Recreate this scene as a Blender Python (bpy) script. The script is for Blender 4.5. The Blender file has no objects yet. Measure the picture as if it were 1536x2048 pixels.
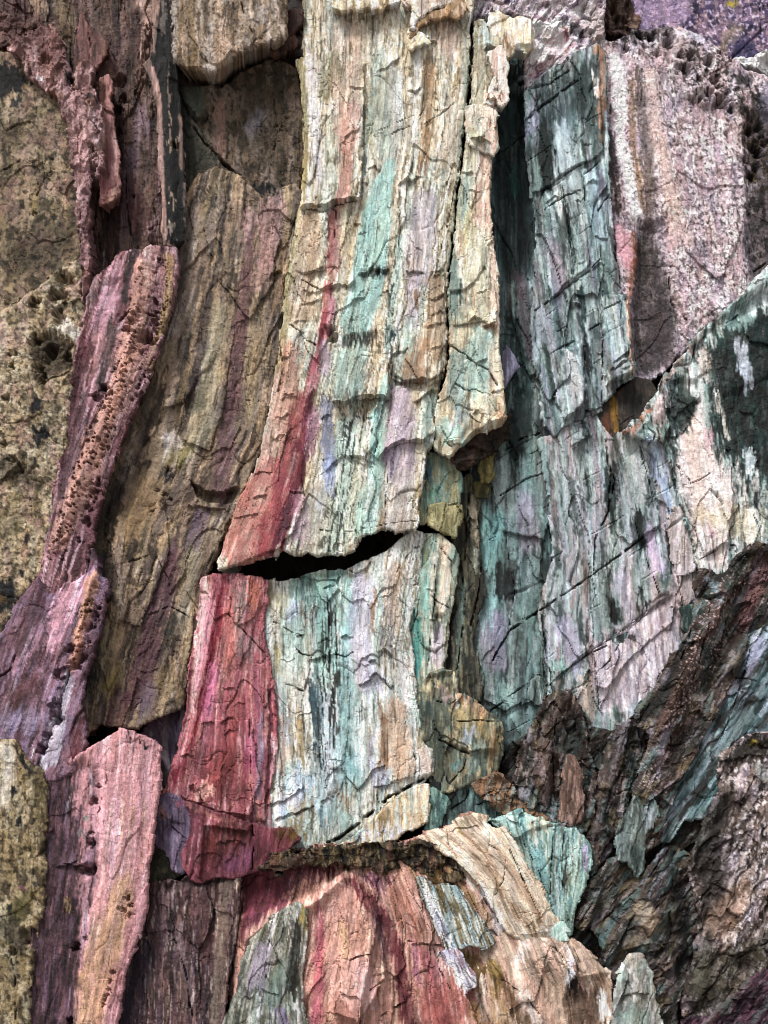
import bpy, math
import numpy as np

# ------------------------------------------------------------------ camera, sky, sun, exposure
S = 0.005                    # metres of cliff per unit of the layout (frame is 1536 x 2048 units)
CX, CY, DIST = 768.0, 1700.0, 2800.0
Z0 = 0.3
sc = bpy.context.scene
col = sc.collection
cam = bpy.data.objects.new('camera', bpy.data.cameras.new('camera'))
col.objects.link(cam)
cam.location = (0, -DIST*S, Z0 + (2048-CY)*S)
cam.rotation_euler = (math.radians(90), 0, 0)
cam.data.sensor_fit = 'AUTO'; cam.data.sensor_width = 36
cam.data.lens = 36*DIST/2048
cam.data.shift_y = (CY-1024)/2048
cam.data.clip_end = 2000
sc.camera = cam
SUN_EL, SUN_AZ = math.radians(52), math.radians(-34)    # high, in front of the face, from the left
world = bpy.data.worlds.new('World'); sc.world = world; world.use_nodes = True
wn = world.node_tree.nodes; wl = world.node_tree.links; wn.clear()
sky = wn.new('ShaderNodeTexSky'); sky.sky_type = 'NISHITA'; sky.sun_disc = False
sky.sun_elevation = SUN_EL; sky.sun_rotation = math.pi - SUN_AZ
sky.air_density = 1.0; sky.dust_density = 4.0
hs = wn.new('ShaderNodeHueSaturation'); hs.inputs['Saturation'].default_value = 0.3
bg = wn.new('ShaderNodeBackground'); bg.inputs['Strength'].default_value = 0.055
wo = wn.new('ShaderNodeOutputWorld')
wl.new(sky.outputs[0], hs.inputs['Color']); wl.new(hs.outputs[0], bg.inputs['Color']); wl.new(bg.outputs[0], wo.inputs['Surface'])
sd = bpy.data.lights.new('sun', 'SUN'); sd.energy = 1.5; sd.angle = math.radians(14); sd.color = (1.0, 0.97, 0.945)
sun = bpy.data.objects.new('sun', sd); col.objects.link(sun); sun.location = (-8, -20, 25)
from mathutils import Vector
sdir = Vector((math.sin(SUN_AZ)*math.cos(SUN_EL), -math.cos(SUN_AZ)*math.cos(SUN_EL), math.sin(SUN_EL)))
sun.rotation_euler = sdir.to_track_quat('Z', 'Y').to_euler()
sc.view_settings.view_transform = 'Standard'; sc.view_settings.look = 'None'
sc.view_settings.gamma = 1; sc.view_settings.use_curve_mapping = False
sc.view_settings.exposure = 1.85
sc.render.engine = 'CYCLES'; sc.cycles.filter_width = 1.1
ALB = 0.56                   # stone reflectance per unit of layout colour

# ------------------------------------------------------------------ noise
_G = np.array([[math.cos(a), math.sin(a)] for a in np.arange(16)*math.pi/8], dtype=np.float32)
def _hash(ix, iy, seed):
    h = (ix.astype(np.uint32)*np.uint32(374761393)) + (iy.astype(np.uint32)*np.uint32(668265263)) + np.uint32((seed*974711+12345) & 0xffffffff)
    h = (h ^ (h >> np.uint32(13)))*np.uint32(1274126177)
    h = (h ^ (h >> np.uint32(15)))*np.uint32(2246822519)
    return h ^ (h >> np.uint32(16))
def perlin(x, y, seed):
    fx = np.floor(x); fy = np.floor(y)
    ix = fx.astype(np.int64); iy = fy.astype(np.int64)
    x = (x-fx).astype(np.float32); y = (y-fy).astype(np.float32)
    ux = x*x*x*(x*(x*6-15)+10); uy = y*y*y*(y*(y*6-15)+10)
    def g(a, b):
        t = _G[_hash(ix+a, iy+b, seed) & np.uint32(15)]
        return t[..., 0]*(x-a)+t[..., 1]*(y-b)
    a = g(0, 0); b = g(1, 0); c = g(0, 1); d = g(1, 1)
    a = a+ux*(b-a); c = c+ux*(d-c)
    return (a+uy*(c-a))*1.5
def fbm(x, y, octv, seed, gain=.5, lac=2.03):
    s = 0; a = 1.0; n = 0
    for k in range(octv):
        s = s+a*perlin(x+k*17.3, y-k*9.1, seed+k*7); n += a; a *= gain; x = x*lac; y = y*lac
    return s/n**.8
def voronoi(x, y, seed, jit=.9):
    fx = np.floor(x); fy = np.floor(y); ix = fx.astype(np.int64); iy = fy.astype(np.int64)
    f1 = np.full(x.shape, 9., np.float32); f2 = f1.copy(); idn = np.zeros(x.shape, np.uint32)
    cx = np.zeros(x.shape, np.float32); cy = cx.copy()
    for a in (-1, 0, 1):
        for b in (-1, 0, 1):
            h = _hash(ix+a, iy+b, seed)
            px = fx+a+.5+jit*((h & np.uint32(1023))/1023.-.5); py = fy+b+.5+jit*(((h >> np.uint32(10)) & np.uint32(1023))/1023.-.5)
            d = np.sqrt((px-x)**2+(py-y)**2).astype(np.float32)
            near = d < f1
            f2 = np.where(near, f1, np.minimum(f2, d))
            idn = np.where(near, h, idn); cx = np.where(near, px, cx); cy = np.where(near, py, cy)
            f1 = np.where(near, d, f1)
    return f1, f2, idn, (x-cx).astype(np.float32), (y-cy).astype(np.float32)
def sstep(a, b, x):
    t = np.clip((x-a)/(b-a), 0, 1); return t*t*(3-2*t)
def pts(s):
    return np.array([[float(v) for v in p.split(',')] for p in s.split()], dtype=np.float64)
def lin(hexs):
    c = np.array([int(hexs[i:i+2], 16)/255 for i in (0, 2, 4)])
    return np.where(c <= .04045, c/12.92, ((c+.055)/1.055)**2.4).astype(np.float32)
def poly_sdf(x, y, P):                          # signed distance, positive inside
    d = np.full(x.shape, 1e9); ins = np.zeros(x.shape, bool)
    n = len(P)
    for i in range(n):
        ax, ay = P[i][:2]; bx, by = P[(i+1) % n][:2]
        ex, ey = bx-ax, by-ay; L = ex*ex+ey*ey+1e-9
        t = np.clip(((x-ax)*ex+(y-ay)*ey)/L, 0, 1)
        d = np.minimum(d, (x-ax-t*ex)**2+(y-ay-t*ey)**2)
        if ay != by:
            c = ((ay > y) != (by > y)) & (x < (bx-ax)*(y-ay)/(by-ay)+ax)
            ins ^= c
    d = np.sqrt(d)
    return np.where(ins, d, -d)
def line_dist(x, y, P, w=False):                # distance to an open path; with w: distance minus the local half width
    d = np.full(x.shape, 1e9)
    for i in range(len(P)-1):
        ax, ay = P[i][:2]; bx, by = P[i+1][:2]
        ex, ey = bx-ax, by-ay; L = ex*ex+ey*ey+1e-9
        t = np.clip(((x-ax)*ex+(y-ay)*ey)/L, 0, 1)
        q = np.sqrt((x-ax-t*ex)**2+(y-ay-t*ey)**2)
        if w: q = q-.5*(P[i][2]+t*(P[i+1][2]-P[i][2]))
        d = np.minimum(d, q)
    return d

# ------------------------------------------------------------------ brush records (colour of the stone with some painted shade, then relief)
def s(c, path, a=.85, soft=8, warp=1.): return ('s', c, pts(path), a, soft, warp)          # coloured bed along a path x,y,width
def P(c, poly, a=.85, soft=8, warp=1.): return ('P', c, pts(poly), a, soft, warp)          # coloured patch
def N(c, lu, lv, cover, a=.6, soft=.08, oct=3, poly=None): return ('N', c, lu, lv, cover, a, soft, oct, pts(poly) if poly else None)
def L(path, h, up=30, dn=0, dl=12): return ('L', pts(path), h, up, dn, dl)                 # overhanging ledge along a path
def C(path, w=3, d=14): return ('C', pts(path), w, d)                                      # crack
def R(poly, dh, gx=0, gy=0, soft=4): return ('R', pts(poly), dh, gx, gy, soft)             # raised or sunken facet
def B(path, h, soft=25): return ('B', pts(path), h, soft)                                  # rounded ridge along path x,y,width
def PIT(p, d=1.3): return ('PIT', pts(p), d)
def HON(path, cell, d, ang=0, asp=1.): return ('HON', pts(path), cell, d, ang, asp)        # honeycomb weathering along a path
def J(ang, gap, dep, w=1.6, cover=.4, poly=None): return ('J', ang, gap, dep, w, cover, pts(poly) if poly else None)   # set of parallel joints
STYLES = {
    #          fibre amp  plates(amp,cw,ch) rough  ledges/1e5px  cracks/1e5px  chip
    'fibre':   dict(fib=1.35, pl=(4.2, 60, 170), pl2=(1.5, 18, 60), rough=.8, nl=6, mat='fibrous'),
    'smooth':  dict(fib=.8, pl=(2.4, 70, 220), pl2=(.7, 20, 70), rough=.8, nl=.8, mat='fibrous'),
    'rough':   dict(fib=.6, pl=(3.0, 80, 120), pl2=(1.0, 16, 22), rough=3.0, nl=.5, mat='granular'),
    'slate':   dict(fib=.85, pl=(6, 56, 200), pl2=(1.5, 18, 80), rough=.7, nl=2.5, mat='fibrous'),
    'crag':    dict(fib=1.6, pl=(11, 52, 80), pl2=(5.0, 19, 30), rough=6, nl=3, mat='granular'),
}
STEP = 2.25
MATS = {}
SPECS = {}
count = [0]
def rock(name, poly, brushes, d=0, gx=0, gy=0, style='fibre', base='c0b090', guides=None, ang=0, bev=(8, 14), jag=(5, 2.2),
         thick=120, dome=0, tonal=1.0, grow=4.5, step=None, label=None, cat='rock slab', group=None, parent=None, kind='thing', seed=None, **over):
    spec = dict(brushes=brushes, d=d, gx=gx, gy=gy, style=style, base=base, guides=guides, ang=ang, tonal=tonal, over=over)
    st = dict(STYLES[style]); st.update(over)
    count[0] += 1
    seed = seed or count[0]*131
    spec['seed'] = seed
    rng = np.random.default_rng(seed)
    Pg = pts(poly) if isinstance(poly, str) else poly
    h0 = step or STEP
    x0, y0 = Pg.min(0)-14; x1, y1 = Pg.max(0)+14
    xs = np.arange(x0, x1+h0, h0); ys = np.arange(y0, y1+h0, h0)
    X, Y = np.meshgrid(xs, ys)
    sd = poly_sdf(X, Y, Pg)
    sg1, sg0 = np.gradient(sd, h0)
    sd = sd+grow
    _, _, ida, oxa, oya = voronoi(X/34+.2*fbm(X/20, Y/20, 2, seed), Y/26, seed+1)
    _, _, idb, oxb, oyb = voronoi(X/12, Y/10, seed+2)
    r8 = lambda q, k: ((q >> np.uint32(k)) & np.uint32(255))/255.-.5
    sd = sd+jag[0]*(.6*fbm(X/60, Y/60, 2, seed+1)+1.1*r8(ida, 0)+1.2*oxa*r8(ida, 8)+1.2*oya*r8(ida, 16))+jag[1]*(1.0*r8(idb, 0)+1.2*oxb*r8(idb, 8)+.5*fbm(X/9, Y/9, 2, seed+2))
    # --- grain coordinates: u across the beds, v along them
    V = Y.copy()
    if guides:
        G = [pts(g) for g in guides]
        U = np.empty_like(X); gr = [np.interp(ys, g[:, 1], g[:, 0]) for g in G]
        us = np.array([g[:, 0].mean() for g in G]); us = us[0]+np.concatenate([[0], np.cumsum(np.maximum(np.diff(us), 8))])
        for r in range(len(ys)):
            gxs = np.array([q[r] for q in gr])
            gxs = gxs[0]+np.concatenate([[0], np.cumsum(np.maximum(np.diff(gxs), 3))])
            U[r] = np.interp(xs, gxs, us)+np.minimum(xs-gxs[0], 0)+np.maximum(xs-gxs[-1], 0)
    else:
        t = math.tan(math.radians(ang)); U = X-Y*t
    U = U+5*fbm(X/90, Y/160, 2, seed+3)
    # --- relief
    H = np.zeros_like(X)
    wob = fbm(X/120, Y/150, 3, seed+4)
    H += wob*4*(st['rough']/2)**.6
    if dome:
        cxm, cym = Pg[:, 0].mean(), Pg[:, 1].mean()
        H -= dome*(((X-cxm)/(.5*(x1-x0)))**2+.3*((Y-cym)/(.5*(y1-y0)))**2)
    def plates(amp, cw, ch, sdn):
        f1, f2, idn, ox, oy = voronoi(U/cw+.35*fbm(X/cw*.7, Y/cw*.7, 2, sdn), V/ch+.35*fbm(X/cw*.8, Y/cw*.5, 2, sdn+5), sdn)
        r1 = (idn & np.uint32(255))/255.-.5; r2 = ((idn >> np.uint32(8)) & np.uint32(255))/255.-.5; r3 = ((idn >> np.uint32(16)) & np.uint32(255))/255.-.5
        return amp*(r1*1.4+ox*r2*1.6+oy*(r3*1.2+.5)), f2-f1, r1
    p1, e1, q1 = plates(*st['pl'], seed+11)
    p2, e2, q2 = plates(*st['pl2'], seed+23)
    m2 = sstep(-.25, .35, fbm(X/70, Y/90, 2, seed+29))
    H += p1+p2*m2
    if style not in ('smooth', 'slate'):
        p3, e3, q3 = plates(st['pl2'][0]*.55, st['pl2'][1]*.6, st['pl2'][2]*.45, seed+35)
        H += p3*sstep(-.1, .3, fbm(X/50, Y/60, 2, seed+36))
    c1, c2, _, _, _ = voronoi((U+.45*V)/62+.5*fbm(X/30, Y/30, 3, seed+37), (V+.3*U)/40+.5*fbm(X/30, Y/30, 3, seed+38), seed+39)
    H -= 2.5*np.clip(1.1-(c2-c1)/.04, 0, 1)*sstep(.15, .4, fbm(X/75, Y/75, 2, seed+40))*(.3 if style in ('smooth', 'slate') else 1)
    H -= st['pl'][0]*.55*np.exp(-(e1/.05)**2)*sstep(-.1, .3, fbm(X/60, Y/60, 2, seed+31))
    fb = st['fib']*sstep(-.6, .4, fbm(X/110, Y/140, 2, seed+33))
    ridge = lambda n: 1-2.2*np.abs(n)
    def slats(cw, ch, sdn):
        f1, f2, idn, ox, oy = voronoi(U/cw+.5*fbm(X/cw/2.2, Y/ch*2.5, 2, sdn), V/ch+.6*fbm(U/cw*.8, Y/ch*3, 2, sdn+3), sdn)
        return (idn & np.uint32(255))/255.-.5, ((idn >> np.uint32(8)) & np.uint32(255))/255.-.5, ox, oy
    s1, t1, ox1, oy1 = slats(15, 120, seed+41); s2, t2, ox2, oy2 = slats(7, 64, seed+43)
    H += fb*(.8*ridge(fbm(U/34, V/360, 2, seed+45))+1.9*s1+1.3*ox1*t1+1.25*s2+.7*fbm(U/6, V/60, 2, seed+47))
    tone = .30*s1*sstep(-.3, .3, t2)+.26*t2+.12*s2
    rf = st['rough']
    H += rf*(.9*fbm(X/38, Y/38, 3, seed+51)+.45*fbm(X/9, Y/9, 2, seed+53))
    if style == 'crag':
        H += 14*ridge(fbm(X/95, Y/110, 3, seed+55))
    # --- stone colour
    rgb = np.empty(X.shape+(3,), np.float32); rgb[:] = lin(base)
    wf = fbm(U/7, V/75, 3, seed+61); wi = fbm(X/22, Y/22, 3, seed+63); wj = fbm(X/22+50, Y/22, 3, seed+67)
    wk = fbm(U/3.6, V/46, 2, seed+62)+.5*fbm(X/9, Y/9, 2, seed+66)
    fibw = 1. if st['mat'] == 'fibrous' else .35
    WX = X+5*wi; WY = Y+fibw*34*wf+6*wj
    brk = np.clip(1+.55*fbm(U/13, V/60, 3, seed+68)*(1 if fibw == 1 else .8)+.25*wj, .72, 1.1)
    def window(Q, pad):
        a = max(int((Q[:, 0].min()-pad-x0)/h0), 0); b = max(int((Q[:, 0].max()+pad-x0)/h0)+1, 0)
        c = max(int((Q[:, 1].min()-pad-y0)/h0), 0); e = max(int((Q[:, 1].max()+pad-y0)/h0)+1, 0)
        return (slice(c, e), slice(a, b))
    def ledge(Q, h, up, dn, dl):
        Q = Q[np.argsort(Q[:, 0])]
        k = window(Q, up*3+8); xx, yy = X[k], Y[k]
        if xx.size == 0: return
        lr = np.random.default_rng(int(abs(Q[0, 0]*7+Q[0, 1]*13)) % 99991); kx = np.cumsum(lr.uniform(2.5, 11, 260))+Q[0, 0]-20; ky = lr.uniform(-1, 1, 260)*np.where(lr.random(260) < .25, 5.5, 2.4)
        yp = np.interp(xx, Q[:, 0], Q[:, 1])+np.interp(xx, kx, ky)
        span = max(Q[-1, 0]-Q[0, 0], 1)
        end = sstep(0, .05*span+3, xx-Q[0, 0])*sstep(0, .05*span+3, Q[-1, 0]-xx)*np.clip(.75+.9*fbm(xx/31, yy*0+Q[0, 1]*.1, 2, seed+72), .15, 1.3)
        dy = yp-yy
        H[k] += end*np.where(dy > 0, h*np.exp(-np.maximum(dy, 0)/(up*.75)), -.7*dn*np.exp(np.minimum(dy, 0)/(dl*.6)))
    def crack(Q, w, dep):
        k = window(Q, w*3+8); xx = X[k]; yy = Y[k]
        if xx.size == 0: return
        q = line_dist(xx+2.2*fbm(xx/23, yy/23, 3, seed+73, .6), yy+2.2*fbm(xx/23+9, yy/23, 3, seed+75, .6), Q)
        ww = w*.48*(.7+.9*np.abs(fbm(xx/24, yy/24, 2, seed+77)))
        H[k] -= dep*1.25*np.clip(1.2-q/(ww*1.3), 0, 1)*np.clip(.55+1.5*fbm(xx/22, yy/22, 2, seed+79), 0, 1.5)
    area = (sd > 0).sum()*h0*h0/1e5
    def rand_in():
        while True:
            i = rng.integers(len(ys)); j = rng.integers(len(xs))
            if sd[i, j] > 6: return xs[j], ys[i], i, j
    for _ in range(int(area*st['nl']*1.3)):
        px, py, i, j = rand_in(); w = rng.uniform(7, 34)*(1.6 if rng.random() < .12 else 1); sl = rng.uniform(-.5, .15)
        hh = rng.uniform(2, 4.5)*(.4+w/40)
        ledge(np.array([[px-w/2, py-sl*w/2], [px+rng.uniform(-.2, .2)*w, py+rng.uniform(-5, 4)], [px+w/2, py+sl*w/2]]), hh, rng.uniform(5, 20), hh*.8, 5)
    for b in brushes:
        t = b[0]
        if t == 's':
            _, c, Q, a, soft, wp = b; k = window(Q, Q[:, 2].max()+60)
            if X[k].size == 0: continue
            q = line_dist(X[k]+(WX[k]-X[k])*wp, Y[k]+(WY[k]-Y[k])*wp, Q, True)+min(wp, 1)*(4*wf[k]+min(soft, 9)*1.1*wk[k])
            m = (np.minimum(a*brk[k], 1)*(1-sstep(-soft*.7, soft*.35, q)))[..., None]; rgb[k] = rgb[k]*(1-m)+lin(c)*m
        elif t == 'P':
            _, c, Q, a, soft, wp = b; k = window(Q, 70)
            if X[k].size == 0: continue
            q = poly_sdf(X[k]+(WX[k]-X[k])*wp, Y[k]+(WY[k]-Y[k])*wp, Q)+min(wp, 1)*(4*wf[k]+min(soft, 9)*1.1*wk[k])
            m = (np.minimum(a*(.3+.7*brk[k]), 1)*sstep(-soft*.6, soft, q))[..., None]; rgb[k] = rgb[k]*(1-m)+lin(c)*m
        elif t == 'N':
            _, c, lu, lv, cover, a, soft, oc, Q = b
            sdn = seed+int(lu*13+lv*7+cover*1000)+int(c, 16) % 977
            n = fbm(U/lu+.3*wi, V/lv+.3*wj, oc, sdn, .55)
            th = np.quantile(n[::5, ::5], 1-cover)
            m = a*sstep(th-soft, th+soft, n)
            if Q is not None: m = m*sstep(-10, 14, poly_sdf(WX, WY, Q))
            m = m[..., None].astype(np.float32); rgb = rgb*(1-m)+lin(c)*m
        elif t == 'L': ledge(*b[1:])
        elif t == 'C': crack(*b[1:])
        elif t == 'R':
            _, Q, dh, rx, ry, soft = b; k = window(Q, 30)
            if X[k].size == 0: continue
            q = poly_sdf(X[k]+4*wi[k], Y[k]+4*wj[k], Q)+2*wf[k]; c0 = Q.mean(0)
            H[k] += sstep(-soft, soft, q)*(dh+rx*(X[k]-c0[0])+ry*(Y[k]-c0[1]))
        elif t == 'B':
            _, Q, hh, soft = b; k = window(Q, Q[:, 2].max()+soft*2)
            if X[k].size == 0: continue
            q = line_dist(X[k]+4*wi[k], Y[k]+4*wj[k], Q, True); H[k] += hh*(1-sstep(-soft, soft, q))
        elif t == 'J':
            _, an, gap, dep, w, cover, Q = b; ca, sa = math.cos(math.radians(an)), math.sin(math.radians(an))
            q = Y*ca-X*sa+3*fbm(X/80, Y/80, 2, seed+121)+1.2*fbm(X/17, Y/17, 2, seed+122); al = X*ca+Y*sa
            cell = np.floor(q/gap); off = (_hash(cell.astype(np.int64), cell.astype(np.int64)*0+7, seed+5) & np.uint32(255))/255.*.7+.15
            dd = np.abs(q/gap-cell-off)*gap
            m = sstep(-.03, .06, perlin(al/70, cell*3.7, seed+123)+(cover-.62)*.9)
            if Q is not None: m = m*sstep(-6, 6, poly_sdf(X, Y, Q))
            H -= .55*dep*m*np.clip(1.2-dd/w, 0, 1)
            H += .35*dep*m*np.exp(-np.clip(q/gap-cell-off, 0, 1)*gap/9)*(q/gap-cell-off > 0)
        elif t == 'PIT':
            for px, py, r in b[1]:
                k = window(np.array([[px, py]]), r*3+4)
                if X[k].size == 0: continue
                q = np.hypot(X[k]+(3+.55*r)*fbm(X[k]/(r*1.3), Y[k]/(r*1.3), 2, seed+131)-px, (Y[k]+(3+.55*r)*fbm(X[k]/(r*1.3)+7, Y[k]/(r*1.3), 2, seed+133)-py)*(.9+.5*((px*7) % 1+px % 2/2)))/(r*.95)
                H[k] -= (1.2+.7*(px+py) % 1.3)*b[2]*r*np.exp(-q**3)
        elif t == 'HON':
            _, Q, cell, dep, an, asp = b; k = window(Q, Q[:, 2].max()+10); xx = X[k]; yy = Y[k]
            if xx.size == 0: continue
            ca, sa = math.cos(math.radians(an)), math.sin(math.radians(an))
            xr = (xx*ca-yy*sa)+3*wi[k]; yr = (xx*sa+yy*ca)+3*wj[k]
            f1, f2, idn, _, _ = voronoi(xr/(cell*asp), yr/cell, seed+81)
            rr = .06+.40*((idn >> np.uint32(5)) & np.uint32(255))/255.
            m = (1-sstep(-16, 5, line_dist(xx, yy, Q, True)+9*wi[k]))*sstep(-.42, .05, fbm(xx/24, yy/30, 2, seed+83))
            H[k] -= m*dep*sstep(rr+.1, rr-.13, f1)*(.5+((idn >> np.uint32(13)) & np.uint32(127))/127.)
    # natural streak and blotch variation of the stone itself
    lines = sstep(.28, .5, fbm(U/4.6, V/70, 2, seed+85))*sstep(-.1, .3, fbm(U/60, V/140, 2, seed+86))*fibw
    pale = sstep(.25, .5, fbm(U/6, V/90, 2, seed+87))*sstep(0, .35, fbm(U/50, V/120, 2, seed+88))*fibw
    rgb = rgb*(1-.55*lines[..., None]*np.array([.85, .95, 1.1], np.float32))+.22*(pale*np.clip((rgb.mean(-1)-.06)/.15, 0, 1))[..., None]*(np.float32(.85)-rgb)
    var = 1+.22*fbm(U/9, V/120, 3, seed+91)*fibw+.14*wi+.12*fbm(X/5, Y/6, 2, seed+93)+.10*q1
    rgb = np.clip(rgb*var[..., None], .006, .95).astype(np.float32)
    hue = .10*fbm(U/30, V/160, 2, seed+95)
    rgb[..., 0] *= 1+hue; rgb[..., 2] *= 1.06-hue
    rgb *= np.clip(1+tone*(1.0 if fibw == 1 else .35), .5, 1.5)[..., None]
    lum = np.maximum(rgb @ np.array([.25, .6, .15], np.float32), .004)
    gray = np.maximum(-.03*lum[..., None]+1.03*rgb, .12*lum[..., None])
    rgb = np.clip(gray*(1.22*tonal*(lum/.42)**.76)[..., None], .006, .93).astype(np.float32)
    # --- rounded, broken border
    bd, br = bev[0]*.5, bev[1]*.42
    tt = np.clip(1-np.maximum(sd, 0)/br, 0, 1)
    H -= bd*(1-np.sqrt(np.maximum(1-tt*tt, 0)))*(1+.5*fbm(X/25, Y/25, 2, seed+97))
    # --- mesh: snap the border row onto the outline, then a skirt of side faces going back into the cliff
    gyy, gxx = np.gradient(sd, h0); gn = np.maximum(np.hypot(gxx, gyy), .35)
    keep = sd > -.75*h0
    cm = keep[:-1, :-1] & keep[1:, :-1] & keep[1:, 1:] & keep[:-1, 1:]
    neg = sd < 0
    mv = np.where(neg, np.clip(-sd, 0, 1.2*h0), 0)/gn
    XX = X+mv*gxx/gn; YY = Y+mv*gyy/gn
    c0 = Pg.mean(0)[:2]
    plane = d+gx*(X-c0[0])+gy*(Y-c0[1])
    used = np.zeros(X.shape, bool); used[:-1, :-1] |= cm; used[1:, :-1] |= cm; used[1:, 1:] |= cm; used[:-1, 1:] |= cm
    idx = -np.ones(X.shape, np.int64); nv = used.sum(); idx[used] = np.arange(nv)
    k = 1-plane/DIST
    wx = (CX+(XX-CX)*k-CX)*S; wz = Z0+(2048-(CY+(YY-CY)*k))*S; wy = -(plane+H)*S
    co = np.stack([wx[used], wy[used], wz[used]], -1)
    colr = rgb[used]*ALB; gr = np.stack([U[used]*S, V[used]*S, np.full(nv, seed*.37 % 50)], -1)
    ci, cj = np.nonzero(cm)
    quads = np.stack([idx[ci, cj], idx[ci+1, cj], idx[ci+1, cj+1], idx[ci, cj+1]], -1)
    pad = np.pad(cm, 1)
    E = []
    for di, dj, a, bb in ((0, -1, (0, 0), (1, 0)), (1, 0, (1, 0), (1, 1)), (0, 1, (1, 1), (0, 1)), (-1, 0, (0, 1), (0, 0))):
        bm = cm & ~pad[1+di:1+di+cm.shape[0], 1+dj:1+dj+cm.shape[1]]
        i, j = np.nonzero(bm)
        E.append(np.stack([idx[i+a[0], j+a[1]], idx[i+bb[0], j+bb[1]]], -1))
    E = np.concatenate(E); bv = np.unique(E); mp = np.full(nv, -1, np.int64); mp[bv] = np.arange(len(bv))
    xe = XX[used][bv]; ye = YY[used][bv]; gxe = sg0[used][bv]; gye = sg1[used][bv]
    allco = [co]; allc = [colr]; allg = [gr]; Q = [quads]; prev = bv
    fr = np.array([.06, .16, .3, .5, .75, 1.0])
    for q, f in enumerate(fr):
        dp = thick*f
        ins = (2.0+.7*q)*fbm(xe/19, ye/19+q*1.7, 3, seed+101, .6)+(-.5 if q < 1 else .24*dp)
        b3 = co[bv].copy()
        b3[:, 1] += dp*S; b3[:, 0] += ins*gxe*S; b3[:, 2] -= ins*gye*S
        allco.append(b3); sh = (1+.25*fbm(xe/20, ye/40+q*3, 2, seed+111))[:, None]
        allc.append(np.clip(colr[bv]*sh, .004, .9)); gg = gr[bv].copy(); gg[:, 0] += dp*S; allg.append(gg)
        cur = nv+q*len(bv)+np.arange(len(bv))
        pm = prev if q == 0 else None
        A = E[:, 0]; Bq = E[:, 1]
        pa = A if q == 0 else nv+(q-1)*len(bv)+mp[A]; pb = Bq if q == 0 else nv+(q-1)*len(bv)+mp[Bq]
        Q.append(np.stack([pb, pa, cur[mp[A]], cur[mp[Bq]]], -1))
    co = np.concatenate(allco); colr = np.concatenate(allc); gr = np.concatenate(allg); Q = np.concatenate(Q)
    # origin at the foot of the piece
    if parent is None:
        org = np.array([(co[:, 0].min()+co[:, 0].max())/2, co[:, 1].max()-thick*S*.5, co[:, 2].min()])
    else:
        org = np.array(parent['org'])
    co = co-org; TOTAL[0] += len(Q)
    me = bpy.data.meshes.new(name)
    me.vertices.add(len(co)); me.vertices.foreach_set('co', co.astype(np.float32).ravel())
    me.loops.add(len(Q)*4); me.loops.foreach_set('vertex_index', Q.astype(np.int32).ravel())
    me.polygons.add(len(Q)); me.polygons.foreach_set('loop_start', np.arange(0, len(Q)*4, 4, dtype=np.int32))
    me.polygons.foreach_set('use_smooth', np.zeros(len(Q), bool))
    me.update(calc_edges=True)
    at = me.color_attributes.new('stone', 'FLOAT_COLOR', 'POINT')
    at.data.foreach_set('color', np.concatenate([colr, np.ones((len(colr), 1), np.float32)], 1).astype(np.float32).ravel())
    ga = me.attributes.new('grain', 'FLOAT_VECTOR', 'POINT'); ga.data.foreach_set('vector', gr.astype(np.float32).ravel())
    me.materials.append(material(st['mat']))
    o = bpy.data.objects.new(name, me); col.objects.link(o)
    o['org'] = [float(v) for v in org]
    spec['c0'] = c0; SPECS[o.name] = spec
    if parent is None:
        o.location = org; o['kind'] = kind
        if label: o['label'] = label; o['category'] = cat
        if group: o['group'] = group
    else:
        o.parent = parent
        if label: o['label'] = label
    return o

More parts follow.
